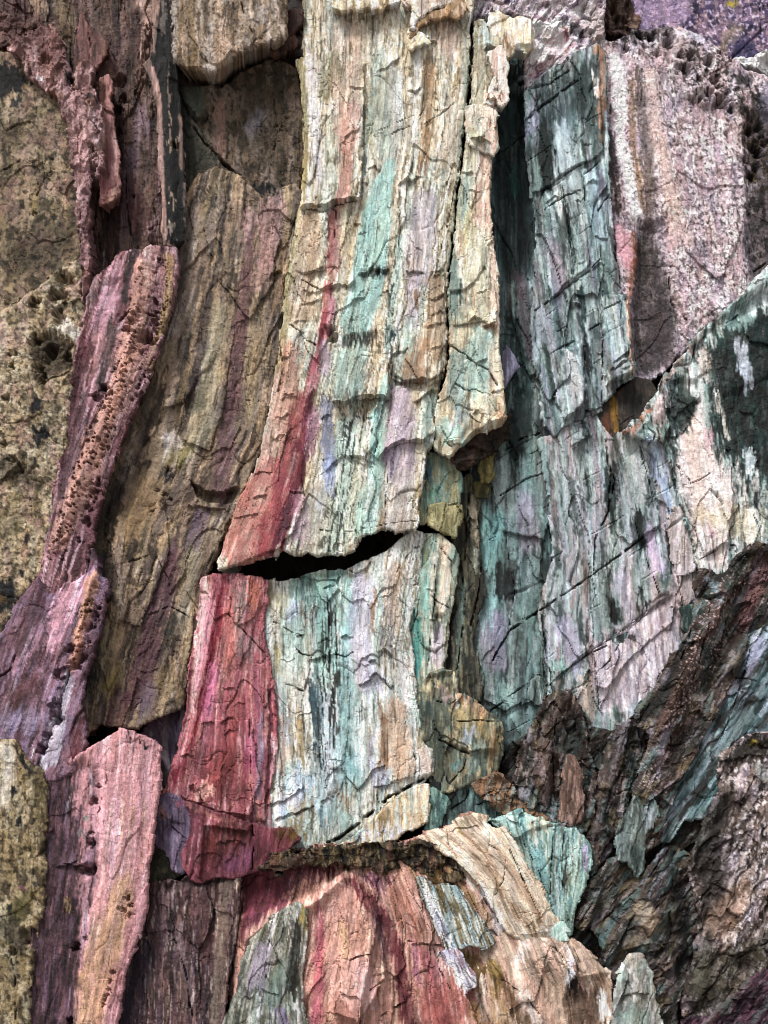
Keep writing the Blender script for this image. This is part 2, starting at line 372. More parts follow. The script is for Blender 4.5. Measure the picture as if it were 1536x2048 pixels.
def layer(o, poly, dh, tx=0, ty=0, tone=1.0, name='rock_layer', thick=26):
    q = SPECS[o.name]; Pg = pts(poly); c = Pg.mean(0); p = q['c0']          # a sheet of the same stone lying on the slab
    return rock(name, Pg, q['brushes'], d=q['d']+q['gx']*(c[0]-p[0])+q['gy']*(c[1]-p[1])+dh, gx=q['gx']+tx, gy=q['gy']+ty, style=q['style'], base=q['base'],
                guides=q['guides'], ang=q['ang'], tonal=q['tonal']*tone, seed=q['seed'], grow=0, thick=thick, bev=(4, 5), jag=(3.5, 2.4), parent=o, **q['over'])
def material(kind):
    if kind in MATS: return MATS[kind]
    m = bpy.data.materials.new(kind+'_rock'); m.use_nodes = True; nt = m.node_tree; n = nt.nodes; l = nt.links
    bs = n['Principled BSDF']
    ac = n.new('ShaderNodeAttribute'); ac.attribute_name = 'stone'
    ag = n.new('ShaderNodeAttribute'); ag.attribute_name = 'grain'
    mp = n.new('ShaderNodeMapping'); mp.inputs['Scale'].default_value = (80, 12, 1) if kind == 'fibrous' else (55, 30, 1)
    l.new(ag.outputs['Vector'], mp.inputs['Vector'])
    fib = n.new('ShaderNodeTexNoise'); fib.inputs['Scale'].default_value = 1.0; fib.inputs['Detail'].default_value = 5; fib.inputs['Roughness'].default_value = .65
    l.new(mp.outputs[0], fib.inputs['Vector'])
    tc = n.new('ShaderNodeTexCoord')
    sp = n.new('ShaderNodeTexNoise'); sp.inputs['Scale'].default_value = 62 if kind == 'fibrous' else 75; sp.inputs['Detail'].default_value = 4; sp.inputs['Roughness'].default_value = .7
    l.new(tc.outputs['Object'], sp.inputs['Vector'])
    big = n.new('ShaderNodeTexNoise'); big.inputs['Scale'].default_value = 9; big.inputs['Detail'].default_value = 6; big.inputs['Roughness'].default_value = .7
    l.new(tc.outputs['Object'], big.inputs['Vector'])
    def mr(src, a, b, c, d):
        r = n.new('ShaderNodeMapRange'); r.inputs[1].default_value = a; r.inputs[2].default_value = b; r.inputs[3].default_value = c; r.inputs[4].default_value = d
        l.new(src, r.inputs[0]); return r.outputs[0]
    k = 1 if kind == 'fibrous' else 1.25
    f1 = mr(fib.outputs['Fac'], .3, .7, 1-.21*k, 1+.20*k)
    f2 = mr(sp.outputs['Fac'], .3, .7, 1-.2*k, 1+.18*k)
    f3 = mr(big.outputs['Fac'], .3, .7, .88, 1.12)
    def mul(a, b):
        q = n.new('ShaderNodeMath'); q.operation = 'MULTIPLY'; l.new(a, q.inputs[0]); l.new(b, q.inputs[1]); return q.outputs[0]
    f = mul(mul(f1, f2), f3)
    vm = n.new('ShaderNodeVectorMath'); vm.operation = 'SCALE'
    l.new(ac.outputs['Color'], vm.inputs[0])
    l.new(vm.outputs[0], bs.inputs['Base Color'])
    hm = n.new('ShaderNodeMapping'); hm.inputs['Scale'].default_value = (7.5, 5.5, 1) if kind == 'fibrous' else (9, 9, 1); hm.inputs['Rotation'].default_value = (0, 0, .35)
    l.new(ag.outputs['Vector'], hm.inputs['Vector'])
    wv = n.new('ShaderNodeVectorMath'); wv.operation = 'MULTIPLY_ADD'; wv.inputs[1].default_value = (.55, .55, 0); l.new(big.outputs['Color'], wv.inputs[0]); l.new(hm.outputs[0], wv.inputs[2])
    wn2 = n.new('ShaderNodeTexNoise'); wn2.inputs['Scale'].default_value = 4; wn2.inputs['Detail'].default_value = 3; l.new(hm.outputs[0], wn2.inputs['Vector'])
    wv2 = n.new('ShaderNodeVectorMath'); wv2.operation = 'MULTIPLY_ADD'; wv2.inputs[1].default_value = (.35, .35, 0); l.new(wn2.outputs['Color'], wv2.inputs[0]); l.new(wv.outputs[0], wv2.inputs[2])
    vo = n.new('ShaderNodeTexVoronoi'); vo.voronoi_dimensions = '2D'; vo.feature = 'DISTANCE_TO_EDGE'; vo.inputs['Scale'].default_value = 1; l.new(wv2.outputs[0], vo.inputs['Vector'])
    mk = n.new('ShaderNodeTexNoise'); mk.inputs['Scale'].default_value = 3.1; mk.inputs['Detail'].default_value = 2; l.new(tc.outputs['Object'], mk.inputs['Vector'])
    mk1 = mr(mk.outputs['Fac'], .45, .62, 0, 1)
    hl = mr(vo.outputs['Distance'], .006, .022, 1, 0)
    hair = mul(hl, mk1)
    hk = n.new('ShaderNodeMapRange'); hk.inputs[3].default_value = 1; hk.inputs[4].default_value = .55; l.new(hair, hk.inputs[0])
    spk = n.new('ShaderNodeTexNoise'); spk.inputs['Scale'].default_value = 38; spk.inputs['Detail'].default_value = 3; spk.inputs['Roughness'].default_value = .75; l.new(tc.outputs['Object'], spk.inputs['Vector'])
    dk = mr(spk.outputs['Fac'], .30, .40, .5 if kind == 'granular' else .72, 1)
    f = mul(mul(f, hk.outputs[0]), dk)
    l.new(f, vm.inputs['Scale'])
    ad = n.new('ShaderNodeMath'); ad.operation = 'ADD'; l.new(fib.outputs['Fac'], ad.inputs[0]); l.new(sp.outputs['Fac'], ad.inputs[1])
    bp = n.new('ShaderNodeBump'); bp.inputs['Strength'].default_value = .8; bp.inputs['Distance'].default_value = .012 if kind == 'fibrous' else .016
    sb = n.new('ShaderNodeMath'); sb.operation = 'MULTIPLY_ADD'; sb.inputs[1].default_value = -.5; l.new(hair, sb.inputs[0]); l.new(ad.outputs[0], sb.inputs[2])
    l.new(sb.outputs[0], bp.inputs['Height']); l.new(bp.outputs[0], bs.inputs['Normal'])
    rr = mr(big.outputs['Fac'], .3, .7, .62, .9); l.new(rr, bs.inputs['Roughness'])
    bs.inputs['Specular IOR Level'].default_value = .22
    MATS[kind] = m
    return m

TOTAL = [0]
# ------------------------------------------------------------------ the setting: the ground at the cliff foot and the bedrock behind the slabs
def ground():
    n = 60; xs = np.sign(np.linspace(-1, 1, n))*np.abs(np.linspace(-1, 1, n))**3*400; X, Y = np.meshgrid(xs, xs)
    Zg = .05*fbm(X/3, Y/3, 3, 5)-.12
    me = bpy.data.meshes.new('ground'); v = np.stack([X, Y, Zg], -1).reshape(-1, 3)
    f = [(i*n+j, i*n+j+1, (i+1)*n+j+1, (i+1)*n+j) for i in range(n-1) for j in range(n-1)]
    me.from_pydata(v.tolist(), [], f); o = bpy.data.objects.new('ground', me); col.objects.link(o); o['kind'] = 'structure'
    m = bpy.data.materials.new('shingle'); m.use_nodes = True; nd = m.node_tree.nodes; lk = m.node_tree.links
    vo = nd.new('ShaderNodeTexVoronoi'); vo.inputs['Scale'].default_value = 14; tc = nd.new('ShaderNodeTexCoord'); lk.new(tc.outputs['Object'], vo.inputs['Vector'])
    cr = nd.new('ShaderNodeValToRGB'); cr.color_ramp.elements[0].color = (.16, .14, .13, 1); cr.color_ramp.elements[1].color = (.34, .31, .28, 1)
    lk.new(vo.outputs['Color'], cr.inputs[0]); lk.new(cr.outputs[0], nd['Principled BSDF'].inputs['Base Color']); nd['Principled BSDF'].inputs['Roughness'].default_value = .9
    me.materials.append(m)
ground()
rock('rock_face', '-700,-260 2240,-260 2240,2140 -700,2140', [N('4a3f38', 60, 200, .4), N('3f4a44', 50, 160, .3), N('6a5648', 40, 140, .25)],
     d=-125, style='crag', base='574a42', step=11, thick=600, jag=(30, 8), kind='structure', nl=0, nc=0)

# ------------------------------------------------------------------ upper left
o = rock('rock_wall', '-90,-90 420,-90 400,520 300,600 90,640 -90,640', [
    N('8a6f60', 26, 150, .45), N('5f4038', 18, 130, .35), N('9a7f78', 20, 150, .25), N('7d6a4c', 40, 160, .18), N('3a2a28', 14, 90, .18, .7),
    s('b09880', '70,-20,40 78,20,34 60,62,20', .8), s('7a5250', '-10,10,60 40,30,60 90,70,40', .7), P('6b4a4a', '200,80 340,0 340,110 250,140 215,140', .35),
    s('8a7a5c', '120,0,40 140,60,30 130,95,20', .7), s('c0a496', '290,0,30 300,60,26 296,120,18', .85), s('7e6b78', '262,300,40 255,400,34 250,470,20', .6),
    s('9a8088', '280,215,24 285,250,34 275,275,20', .8), s('6b3a3c', '250,380,60 280,440,60 300,470,40', .6), s('a88a88', '318,350,12 318,430,14 300,470,20', .8),
    s('4a2e2c', '235,180,30 238,300,22 225,430,40 215,500,40', .75), s('a3786c', '205,130,60 225,160,40', .5),
    B('275,30,30 290,150,26 300,300,30 300,470,26', 16, 24), B('130,0,20 120,90,20', 10, 16), PIT('240,162,11 248,200,8 236,220,6 236,262,6 298,120,5 297,80,4 296,60,4 296,95,4 265,392,4 230,222,4', 1.4),
    C('250,300 252,400 262,470', 3, 16), C('300,465 318,452 330,448', 3, 18), C('270,190 280,170 290,150', 2.5, 12)],
    d=-42, style='fibre', base='85685c', guides=['70,-90 90,120 110,300 150,640', '230,-90 240,150 235,330 225,640', '330,-90 330,150 345,330 330,640'], rough=3.2, fib=3.4,
    label='dark brown fibrous rock in the hollow behind the upper left slabs', cat='rock wall')
rock('rock_flake', '165,30 172,52 188,64 204,74 209,92 204,112 192,134 176,140 160,142 150,138 148,118 152,92 158,60',
     [N('7a5048', 14, 90, .4), s('b08a6c', '205,80,10 206,110,8', .8), C('176,66 182,90 178,125', 2, 7)], d=-22, gx=.1, style='smooth', base='966a62', thick=40, parent=o, bev=(6, 9))
rock('rock_fin', '-40,62 -40,6 60,60 70,48 62,72 40,100 10,100', [N('6a4640', 20, 50, .4), N('a07a6c', 16, 40, .3)], d=-30, style='crag', base='805c54', thick=40, parent=o, pl=(6, 30, 40))
o = rock('rock_splinter', '205,158 214,154 220,162 217,195 221,225 228,270 235,310 232,345 236,372 233,392 216,402 201,406 204,360 206,320 209,280 203,230 204,195',
     [s('d8b4ac', '226,270,12 232,310,10 231,340,9', .9), s('a8606a', '212,300,16 212,380,18', .7), N('b88078', 6, 60, .4), s('8a5a48', '210,170,14 210,200,14', .8), s('c9a08c', '222,396,20 228,380,10', .7), L('203,402 234,388', 3, 20)],
     d=8, gx=.1, style='fibre', base='b08078', thick=60, bev=(5, 8), jag=(3, 3), label='thin pink rock splinter with torn edges beside the black faced fin', cat='rock splinter')
o = rock('rock_fin', '300,-80 352,-80 349,30 347,110 350,160 356,200 362,260 364,330 367,420 366,480 352,492 330,487 326,460 328,400 320,330 318,270 318,215 306,160 290,128 300,118 310,100 308,30',
     [s('0d1020', '338,-40,30 334,50,40 334,100,48 341,160,54 346,220,50 348,300,42 349,360,42 350,430,40 350,480,38', 1.9, 5, .6),
      s('262730', '315,118,34 328,165,34', .96, 5, .6), s('b8968a', '306,140,9 318,190,9 321,260,10 322,330,10 326,400,12 328,470,14', .9, 3, .4),
      s('b0907c', '360,230,9 362,330,8', .7, 3, .4), s('c8b49c', '342,455,14 346,470,12', .7, 6), s('c8b49c', '345,402,14 348,410,9', .8, 4), N('b8a48c', 7, 80, .08, .8, .05, 3, '322,-20 348,-20 366,330 366,400 335,400 322,200'), s('a89a8c', '328,0,8 326,60,8', .6, 4),
      PIT('350,292,6 346,290,4', 1.2), C('345,470 347,490', 2, 8), B('333,130,20 340,300,18 347,480,18', 8, 12)],
     d=26, gx=-.12, style='smooth', base='9c8478', thick=85, bev=(7, 8), jag=(3, 1.6), nl=2, label='tall narrow rock fin coated black beside the dark gap', cat='rock fin')
o = rock('rock_slab', '-90,95 20,100 52,112 58,148 85,172 96,186 118,190 128,225 140,262 150,330 160,380 162,440 158,500 150,524 110,550 60,590 20,640 -90,650',
     [N('8c7c5c', 70, 80, .45, .5), N('584a34', 26, 30, .33, .65), N('cdb294', 34, 40, .34, .65), N('b08c80', 40, 50, .28, .55), N('3c3226', 12, 13, .16, .6),
      P('4a3f2c', '60,440 160,420 158,515 80,560 20,560 -20,500', .5, 30), s('6a5a30', '-20,270,60 30,260,50', .5, 25), s('c6a898', '45,310,30 60,350,24', .5), s('b89c60', '75,370,14 70,410,20', .5),
      P('252838', '-20,130 20,128 36,132 42,152 60,158 70,150 62,170 40,186 20,178 8,196 -20,200', .97, 3, 1.1), P('252838', '25,195 48,192 32,212 18,216', .95, 3), P('252838', '10,118 26,122 18,128 2,124', .9, 3), P('252838', '84,190 95,188 90,194 76,198', .9, 2),
      s('c8a878', '48,172,12 62,160,10', .7, 3), s('c4bcb0', '118,312,5 122,316,5', .9, 2), PIT('152,347,5 70,425,4', 1.2), C('-20,350 10,335 40,320', 3, 6), C('75,360 80,375 72,390', 2.5, 7)],
     d=24, gx=-.03, tonal=.72, style='rough', base='ac9a78', thick=120, dome=12, label='broad tan sandstone slab with a black stain at its top left corner', cat='rock slab')
rock('weathered_edge', '20,100 40,86 72,70 84,58 98,56 112,66 124,90 130,128 138,150 140,180 150,166 165,134 178,130 186,144 182,178 192,205 203,215 205,262 203,300 205,330 196,355 186,340 182,352 178,420 172,480 176,540 178,585 168,600 160,560 164,500 160,440 158,380 148,330 140,262 128,225 118,192 96,190 85,176 58,150 52,116',
     [s('c8a4a4', '130,190,40 160,230,40 175,280,36 170,340,26', .7), s('b08a90', '175,350,20 168,440,20 170,560,16', .8), s('c9b0b0', '185,230,14 195,270,12 196,300,10', .8), N('8a5e58', 16, 60, .35), N('a47e6c', 12, 40, .25), N('d4b4b0', 10, 60, .16),
      s('96664c', '105,195,20 122,200,14', .8), s('3e3838', '182,196,10 192,205,10', .8, 3), s('8a5e58', '70,70,60 110,100,40 120,130,30', .6), s('2c2a34', '138,155,10 152,156,8', .8, 3), s('dcc8d0', '82,160,9 88,164,8', .9, 2),
      PIT('90,124,9 188,342,9 190,303,5 128,247,6 118,228,4 185,300,4 175,390,4', 1.5), B('160,200,20 180,290,16', 8, 16), C('150,172 152,200', 3, 9)],
     d=27, gx=-.14, style='crag', base='b08a86', thick=90, parent=o, bev=(9, 9), pl=(5, 26, 50), pl2=(3, 12, 24), rough=5, jag=(5, 4), label='pink crumbling edge strip')
# mid left slab
o = rock('boulder', '-90,640 0,620 40,600 70,580 110,545 130,530 152,520 160,545 158,585 170,610 164,640 166,670 158,700 148,740 136,800 132,850 128,900 118,950 118,1000 108,1060 92,1110 85,1140 66,1160 40,1190 12,1235 -20,1290 -90,1330',
     [N('877a5c', 50, 60, .45, .5), N('5c4e38', 18, 20, .3, .65), N('d6c8aa', 26, 34, .33, .6), N('c4a090', 30, 50, .24, .55), N('3e3426', 9, 10, .16, .6),
      P('51452f', '60,665 110,660 145,690 148,735 130,750 80,770 66,730', .75, 16), P('4a3f2c', '-20,905 40,925 90,960 70,980 20,960 -20,950', .6, 16), s('d8d2c4', '130,650,30 150,665,24', .9), s('c8a89c', '0,640,20 5,680,24', .6),  # dark patches: recess shade and a shadow band painted into the colour
      P('282c3a', '60,815 75,797 86,805 80,820 66,832', .97, 3), P('282c3a', '57,855 68,848 78,858 92,848 99,870 84,880 78,892 66,888 70,870', .97, 3), P('282c3a', '-10,1165 20,1160 35,1180 25,1210 5,1225 -20,1220', .93, 5), s('282c3a', '53,1073,10 52,1082,8 ', .9, 2), s('282c3a', '68,920,7 70,930,9', .9, 2), s('282c3a', '40,1142,9 45,1148,8', .9, 2), s('8a6a30', '0,1195,16 12,1205,12', .7),
      s('8c8248', '35,1000,40 20,1050,40', .4, 20), PIT('122,550,12 138,560,8 115,590,15 128,604,8 66,605,9 78,602,6 115,625,12 122,640,10 27,707,8 70,678,9 100,700,12 92,720,8 76,735,8 86,758,9 132,712,8 24,730,6 12,795,7 5,885,7 26,920,9 40,936,8 140,688,5 60,685,6', 1.1),
      R('66,672 110,664 142,690 146,735 120,752 80,765', -12, 0, 0, 8), L('-20,975 0,960 24,945 50,930', 16, 40), L('75,770 100,755 140,742', 8, 24)],
     d=40, gx=-.05, tonal=.8, style='rough', base='bca884', thick=150, dome=14, rough=5, bev=(16, 22), label='bulging tan boulder full of holes at the left edge', cat='boulder')
# honeycomb slab
o = rock('rock_slab', '258,500 268,496 282,498 300,490 322,493 346,498 350,520 349,560 345,585 340,620 330,650 312,700 298,745 280,780 262,830 246,865 232,910 214,950 200,990 192,1040 178,1090 170,1120 172,1150 160,1200 100,1220 66,1215 74,1180 84,1130 92,1090 100,1040 108,990 118,940 128,880 134,830 142,780 152,720 158,680 168,640 176,595 190,565 205,545 228,520 240,505',
     [N('8a5660', 14, 130, .45, .7), N('5a3036', 10, 90, .3, .7), N('d0b0b8', 8, 90, .14, .7), s('c49aa6', '235,530,30 215,600,40 200,650,34', .8), s('7c4a52', '170,680,30 152,780,30 135,860,30 125,960,24', .7), s('6a3038', '155,690,16 140,800,16', .6),
      s('7a6a74', '170,800,24 150,900,26 125,980,20', .5), s('8c5a60', '195,1000,40 180,1080,40', .8), s('b8a0a0', '180,560,30 178,600,24', .6),
      s('c89c8c', '285,540,34 278,620,44 262,700,50 240,780,56 215,840,50 190,900,56 165,960,52 140,1020,44 120,1080,40', .92, 10), s('b0926a', '338,510,20 338,580,18 320,660,18 296,730,14', .9, 6), s('d4ac9c', '300,500,34 295,560,20', .7),
      s('433434', '262,510,16 256,550,18 250,600,14', .8, 5), s('5a4a48', '228,660,30 215,720,26 200,770,20', .8, 8),
      s('3e3c40', '262,500,14 290,497,12 332,500,10', .5, 4),
      HON('282,540,24 276,620,34 258,700,44 240,770,52 215,830,54', 6.2, 8, -25, 1.5), HON('210,850,50 178,930,58 150,1000,52 128,1060,44 112,1110,36', 8, 12, -28, 1.4), HON('318,520,20 312,570,26 318,640,30 298,720,30 270,790,34', 11, 13, -22), HON('330,520,14 335,600,16 310,690,16', 6, 7, -20),
      HON('200,930,26 180,1010,28 160,1080,24', 14, 16, -25), PIT('255,660,9 294,675,10 262,645,8 210,778,8 195,795,9 285,705,7 225,790,6 185,790,6', 1.4),
      C('235,645 260,622 285,622 300,630 312,632', 3.5, 18), C('175,800 195,796 220,802 240,812', 2.5, 10), B('285,530,20 275,620,24 250,740,30 200,870,30 150,990,26 115,1090,20', 16, 22), L('256,628 285,621 306,634', 7, 20, 3), R('176,600 215,560 240,560 200,720 150,900 100,1080 90,1080 140,780', -8, 0, 0, 12)],
     d=42, gx=-.03, tonal=.92, style='smooth', base='b08484', guides=['245,480 200,640 135,900 75,1200', '320,480 300,640 200,900 110,1200', '360,480 345,640 235,900 190,1200'], thick=130, rough=3, bev=(16, 16), jag=(4, 3),
     label='leaning pink slab with a honeycombed ridge running down it', cat='rock slab')
# lower mauve slab
o = rock('rock_slab', '185,1102 189,1118 188,1146 196,1152 204,1158 212,1160 214,1180 208,1200 204,1230 196,1265 186,1295 176,1330 168,1350 160,1400 168,1440 168,1490 140,1550 90,1560 40,1545 -90,1540 -90,1330 -20,1290 4,1270 30,1215 66,1165 76,1155 90,1172 96,1192 110,1190 130,1172 160,1160 180,1148',
     [N('6a4850', 30, 120, .45, .7), N('b090a4', 26, 120, .3, .6), N('8a7890', 24, 90, .25, .6), N('54383e', 14, 60, .2, .6), s('d0a0ac', '175,1165,30 140,1195,50 115,1240,44 105,1290,30', .9, 14), P('6e4a4a', '60,1190 100,1200 90,1240 40,1300 0,1300', .7, 16),
      s('9a90a8', '20,1440,50 80,1440,40', .6, 20), s('7a4844', '30,1390,40 70,1370,40', .6, 16), s('c89880', '186,1162,26 172,1220,26 158,1280,26 145,1330,16', .93, 6), s('a0646a', '182,1120,8 184,1146,8', .5, 4),
      s('b4aeb8', '140,1350,20 130,1400,26 112,1450,28 98,1520,36', .9, 6), s('8a464e', '158,1440,18 150,1500,22', .85, 5), s('7a4a58', '66,1165,10 80,1180,16 84,1200,20', .7), s('d8d0cc', '68,1490,4 62,1505,4', .7, 2),
      HON('190,1170,14 178,1220,34 168,1270,36 152,1320,30', 8.5, 14, -20, 1.2), HON('204,1165,10 194,1230,16 180,1285,18', 12, 16, -15), PIT('140,1300,9 150,1330,10 165,1315,9 178,1255,8', 1.3),
      L('106,1344 130,1336 148,1332', 12, 16, 5), L('110,1362 128,1353 140,1352', 12, 14, 6), L('112,1385 122,1375 132,1374', 9, 12, 5), L('92,1412 105,1405 124,1398', 13, 18, 6), L('78,1490 88,1480 96,1474', 9, 16, 4), PIT('112,1432,10 116,1440,10 96,1470,8 84,1500,9 118,1352,9 114,1410,9', 1.3),
      B('185,1160,16 165,1260,14 145,1330,14', 13, 14), B('60,1330,60 90,1290,40', 12, 30), C('-20,1360 20,1340 30,1310', 4, 10), C('140,1340 124,1400 105,1450 90,1500', 3, 14)],
     d=52, gx=-.01, style='smooth', base='9a7480', ang=-18, thick=140, rough=2.6, bev=(14, 16), jag=(4, 3), dome=6, label='smooth mauve slab with a row of holes down its right edge', cat='rock slab')
# bottom left pair
o = rock('rock_slab', '-90,1490 5,1484 28,1484 36,1500 50,1520 78,1536 88,1570 88,1620 84,1680 88,1740 86,1790 72,1850 66,1900 60,1960 52,2020 50,2140 -90,2140',
     [N('948056', 40, 60, .35, .55), N('554632', 18, 34, .3, .65), N('cdbf9e', 30, 60, .3, .6), N('3c3222', 9, 14, .16, .6), s('6a5a2c', '75,1560,30 80,1640,20 70,1700,16', .6, 14), s('d8d0c0', '8,1500,40 20,1530,30 5,1600,30', .7, 14),
      P('242838', '30,1500 44,1508 58,1530 80,1545 70,1548 50,1534 36,1520', .95, 3), P('242838', '18,1576 32,1572 36,1588 22,1596', .95, 3), P('242838', '32,1638 44,1636 44,1658 34,1652', .95, 3), s('242838', '20,1812,12 22,1820,10', .9, 3), s('242838', '70,1768,8 74,1772,8', .8, 2), s('9a6470', '46,1774,9 50,1784,8', .8, 2),
      s('74702f', '60,1790,30 30,1830,40', .5, 16), s('4a4434', '20,1850,50 40,1900,40', .6, 18), PIT('60,1872,14 64,1888,12 26,1905,7', 1.2), C('20,1910 30,1960 30,2040', 3, 9)],
     d=62, gx=-.05, tonal=.8, style='rough', base='b09c74', thick=140, dome=10, bev=(14, 18), label='yellowish sandstone slab with black lichen spots in the bottom left corner', cat='rock slab')
o = rock('rock_pillar', '240,1461 252,1463 275,1472 300,1480 316,1496 316,1560 312,1600 306,1650 300,1700 292,1750 288,1800 283,1830 280,1860 266,1895 252,1920 246,1950 238,2000 230,2050 226,2140 30,2140 44,2040 50,1980 56,1900 60,1850 76,1800 84,1700 80,1620 78,1560 90,1540 120,1540 150,1515 180,1498 205,1482',
     [s('70505a', '110,1540,70 110,1700,80 110,1850,100 100,2000,110 100,2100,110', .95, 14), N('56404a', 14, 120, .3, .6, .08, 3, '60,1530 190,1520 190,1900 150,2100 40,2100'), N('8a6e84', 12, 110, .26, .6, .08, 3, '60,1530 190,1520 190,1900 150,2100 40,2100'), N('4c2e2e', 10, 80, .2, .7, .08, 3, '60,1530 190,1520 190,1900 150,2100 40,2100'),
      N('e6c2c4', 8, 260, .3, .5, .1, 3, '210,1470 310,1500 280,1860 200,1950'), N('c8a080', 8, 220, .28, .5, .1, 3, '220,1600 300,1600 270,1900 200,2040 150,2040'),
      s('c8a27c', '250,1780,50 215,1880,70 190,1960,70 175,2060,60', .7, 20), s('bb8886', '285,1640,16 280,1760,16 255,1870,14', .7, 6), s('2c2c38', '256,1470,8 260,1482,7', .95, 2), s('2c2c38', '280,1476,6 292,1490,8', .9, 2), s('8a4a48', '238,1950,12 225,2020,10', .7, 4),
      s('b09a50', '130,1795,10 134,1810,12', .6, 3), s('9a98a8', '134,1600,9 128,1640,8', .8, 3), s('8ab09a', '170,1624,6 172,1634,6', .7, 2), s('c0bcc8', '174,1550,14 180,1558,10', .5, 3), s('8c8a8a', '158,1660,16 164,1676,12', .7, 3),
      PIT('195,1572,6 186,1602,7 180,1665,5 182,1686,8 178,1740,11 256,1796,6 248,1820,5 262,1812,4 258,1830,6 240,1818,4 170,1877,5 150,1898,8 220,1962,4 218,1980,4 214,1992,4 208,2010,4 210,2000,3 226,1945,4 138,2044,8 168,1742,8', 1.4),
      C('212,1530 214,1560 205,1590 195,1625', 2.5, 12), R('40,1530 170,1520 200,1560 190,1700 195,1760 160,1900 120,2100 30,2100', -16, 0, 0, 16), L('90,1668 100,1660 106,1655', 9, 22, 3), L('105,1735 130,1728 175,1733 190,1735', 8, 24, 6), B('240,1480,30 250,1640,40 225,1850,40', 10, 36)],
     d=58, gx=-.05, style='smooth', tonal=.88, base='d09c9e', guides=['180,1440 150,1700 90,2140', '316,1440 295,1760 215,2140'], thick=150, rough=1.8, bev=(15, 15), jag=(4, 2), nl=1, nc=.6, fib=1.1,
     label='pale pink pillar with a smooth face at the bottom left', cat='rock pillar')
# ------------------------------------------------------------------ left of centre
o = rock('rock_block', '346,-90 566,-90 566,-10 570,30 568,64 564,70 548,80 520,88 498,94 478,100 455,112 436,126 424,138 410,138 395,134 376,134 362,126 350,114 346,60',
     [N('9a8468', 20, 110, .4, .6), N('6e5a46', 14, 70, .3, .6), N('d8c4b4', 14, 100, .25, .6), N('b0aca4', 24, 90, .2, .6), N('4a3c30', 8, 12, .12, .6), s('8c7044', '375,0,30 372,60,30 385,120,30', .5), s('c4a890', '445,100,40 430,125,24', .6), s('d8d4c8', '415,130,12 428,134,10', .8, 3), C('478,-10 492,40 508,75', 2.2, 9)],
     d=52, gy=.06, tonal=.85, style='rough', base='b39e84', thick=110, fib=1.6, bev=(14, 20), label='tan overhanging block at the top above a black gap', cat='rock block')
o = rock('stone', '574,24 590,18 604,24 598,44 584,62 574,66', [N('5a3024', 12, 30, .4)], d=18, style='smooth', base='6e4030', thick=50, bev=(6, 9), label='small dark red stone wedged high in the gap', cat='stone')
o = rock('stone', '560,68 576,62 588,72 590,88 574,98 556,106 544,106 546,88', [N('5a3a2c', 12, 30, .4), N('a07a60', 8, 20, .2)], d=14, style='smooth', base='785442', thick=50, bev=(6, 9), label='brown stone lodged under the top block', cat='stone')
o = rock('rock_slab', '340,166 380,176 410,180 440,172 470,156 500,140 530,128 560,124 580,130 594,140 600,180 606,240 608,300 604,350 592,372 572,380 556,392 540,404 524,402 500,390 470,360 445,345 430,338 400,352 378,380 366,420 340,460',
     [N('8a7458', 20, 90, .4, .6), N('56492e', 26, 60, .3, .65), N('a8968c', 22, 80, .25, .5), N('3c3424', 9, 14, .16, .6), P('5a6252', '350,155 395,165 420,200 400,240 440,320 380,380 350,440 340,300', .75, 22), s('6a7260', '385,190,40 400,225,30', .6), s('b48c7c', '442,205,18 440,270,20 445,315,16', .75, 8), P('4a4028', '455,130 590,140 600,260 560,330 480,300 470,200', .5, 40), s('a49ca4', '520,230,30 500,260,30', .5, 16),  # green grey patch at left includes painted shade of the neighbouring fin
      s('2a2a38', '516,380,24 545,374,14', .92, 4), s('383024', '500,340,26 530,330,20', .6, 8), C('360,195 378,228 392,245 410,240 428,212', 3, 18), C('385,250 410,285 440,315 470,345', 3, 16), C('430,310 465,345 482,352', 2.5, 12), R('355,165 425,165 430,205 398,246 362,205', 12, 0, .1, 5), C('548,200 556,260 548,300', 3, 6)],
     d=-16, gx=.03, tonal=.8, style='rough', base='96816a', thick=90, fib=1.6, bev=(12, 22), label='olive brown slab below the black gap with a stained face', cat='rock slab')
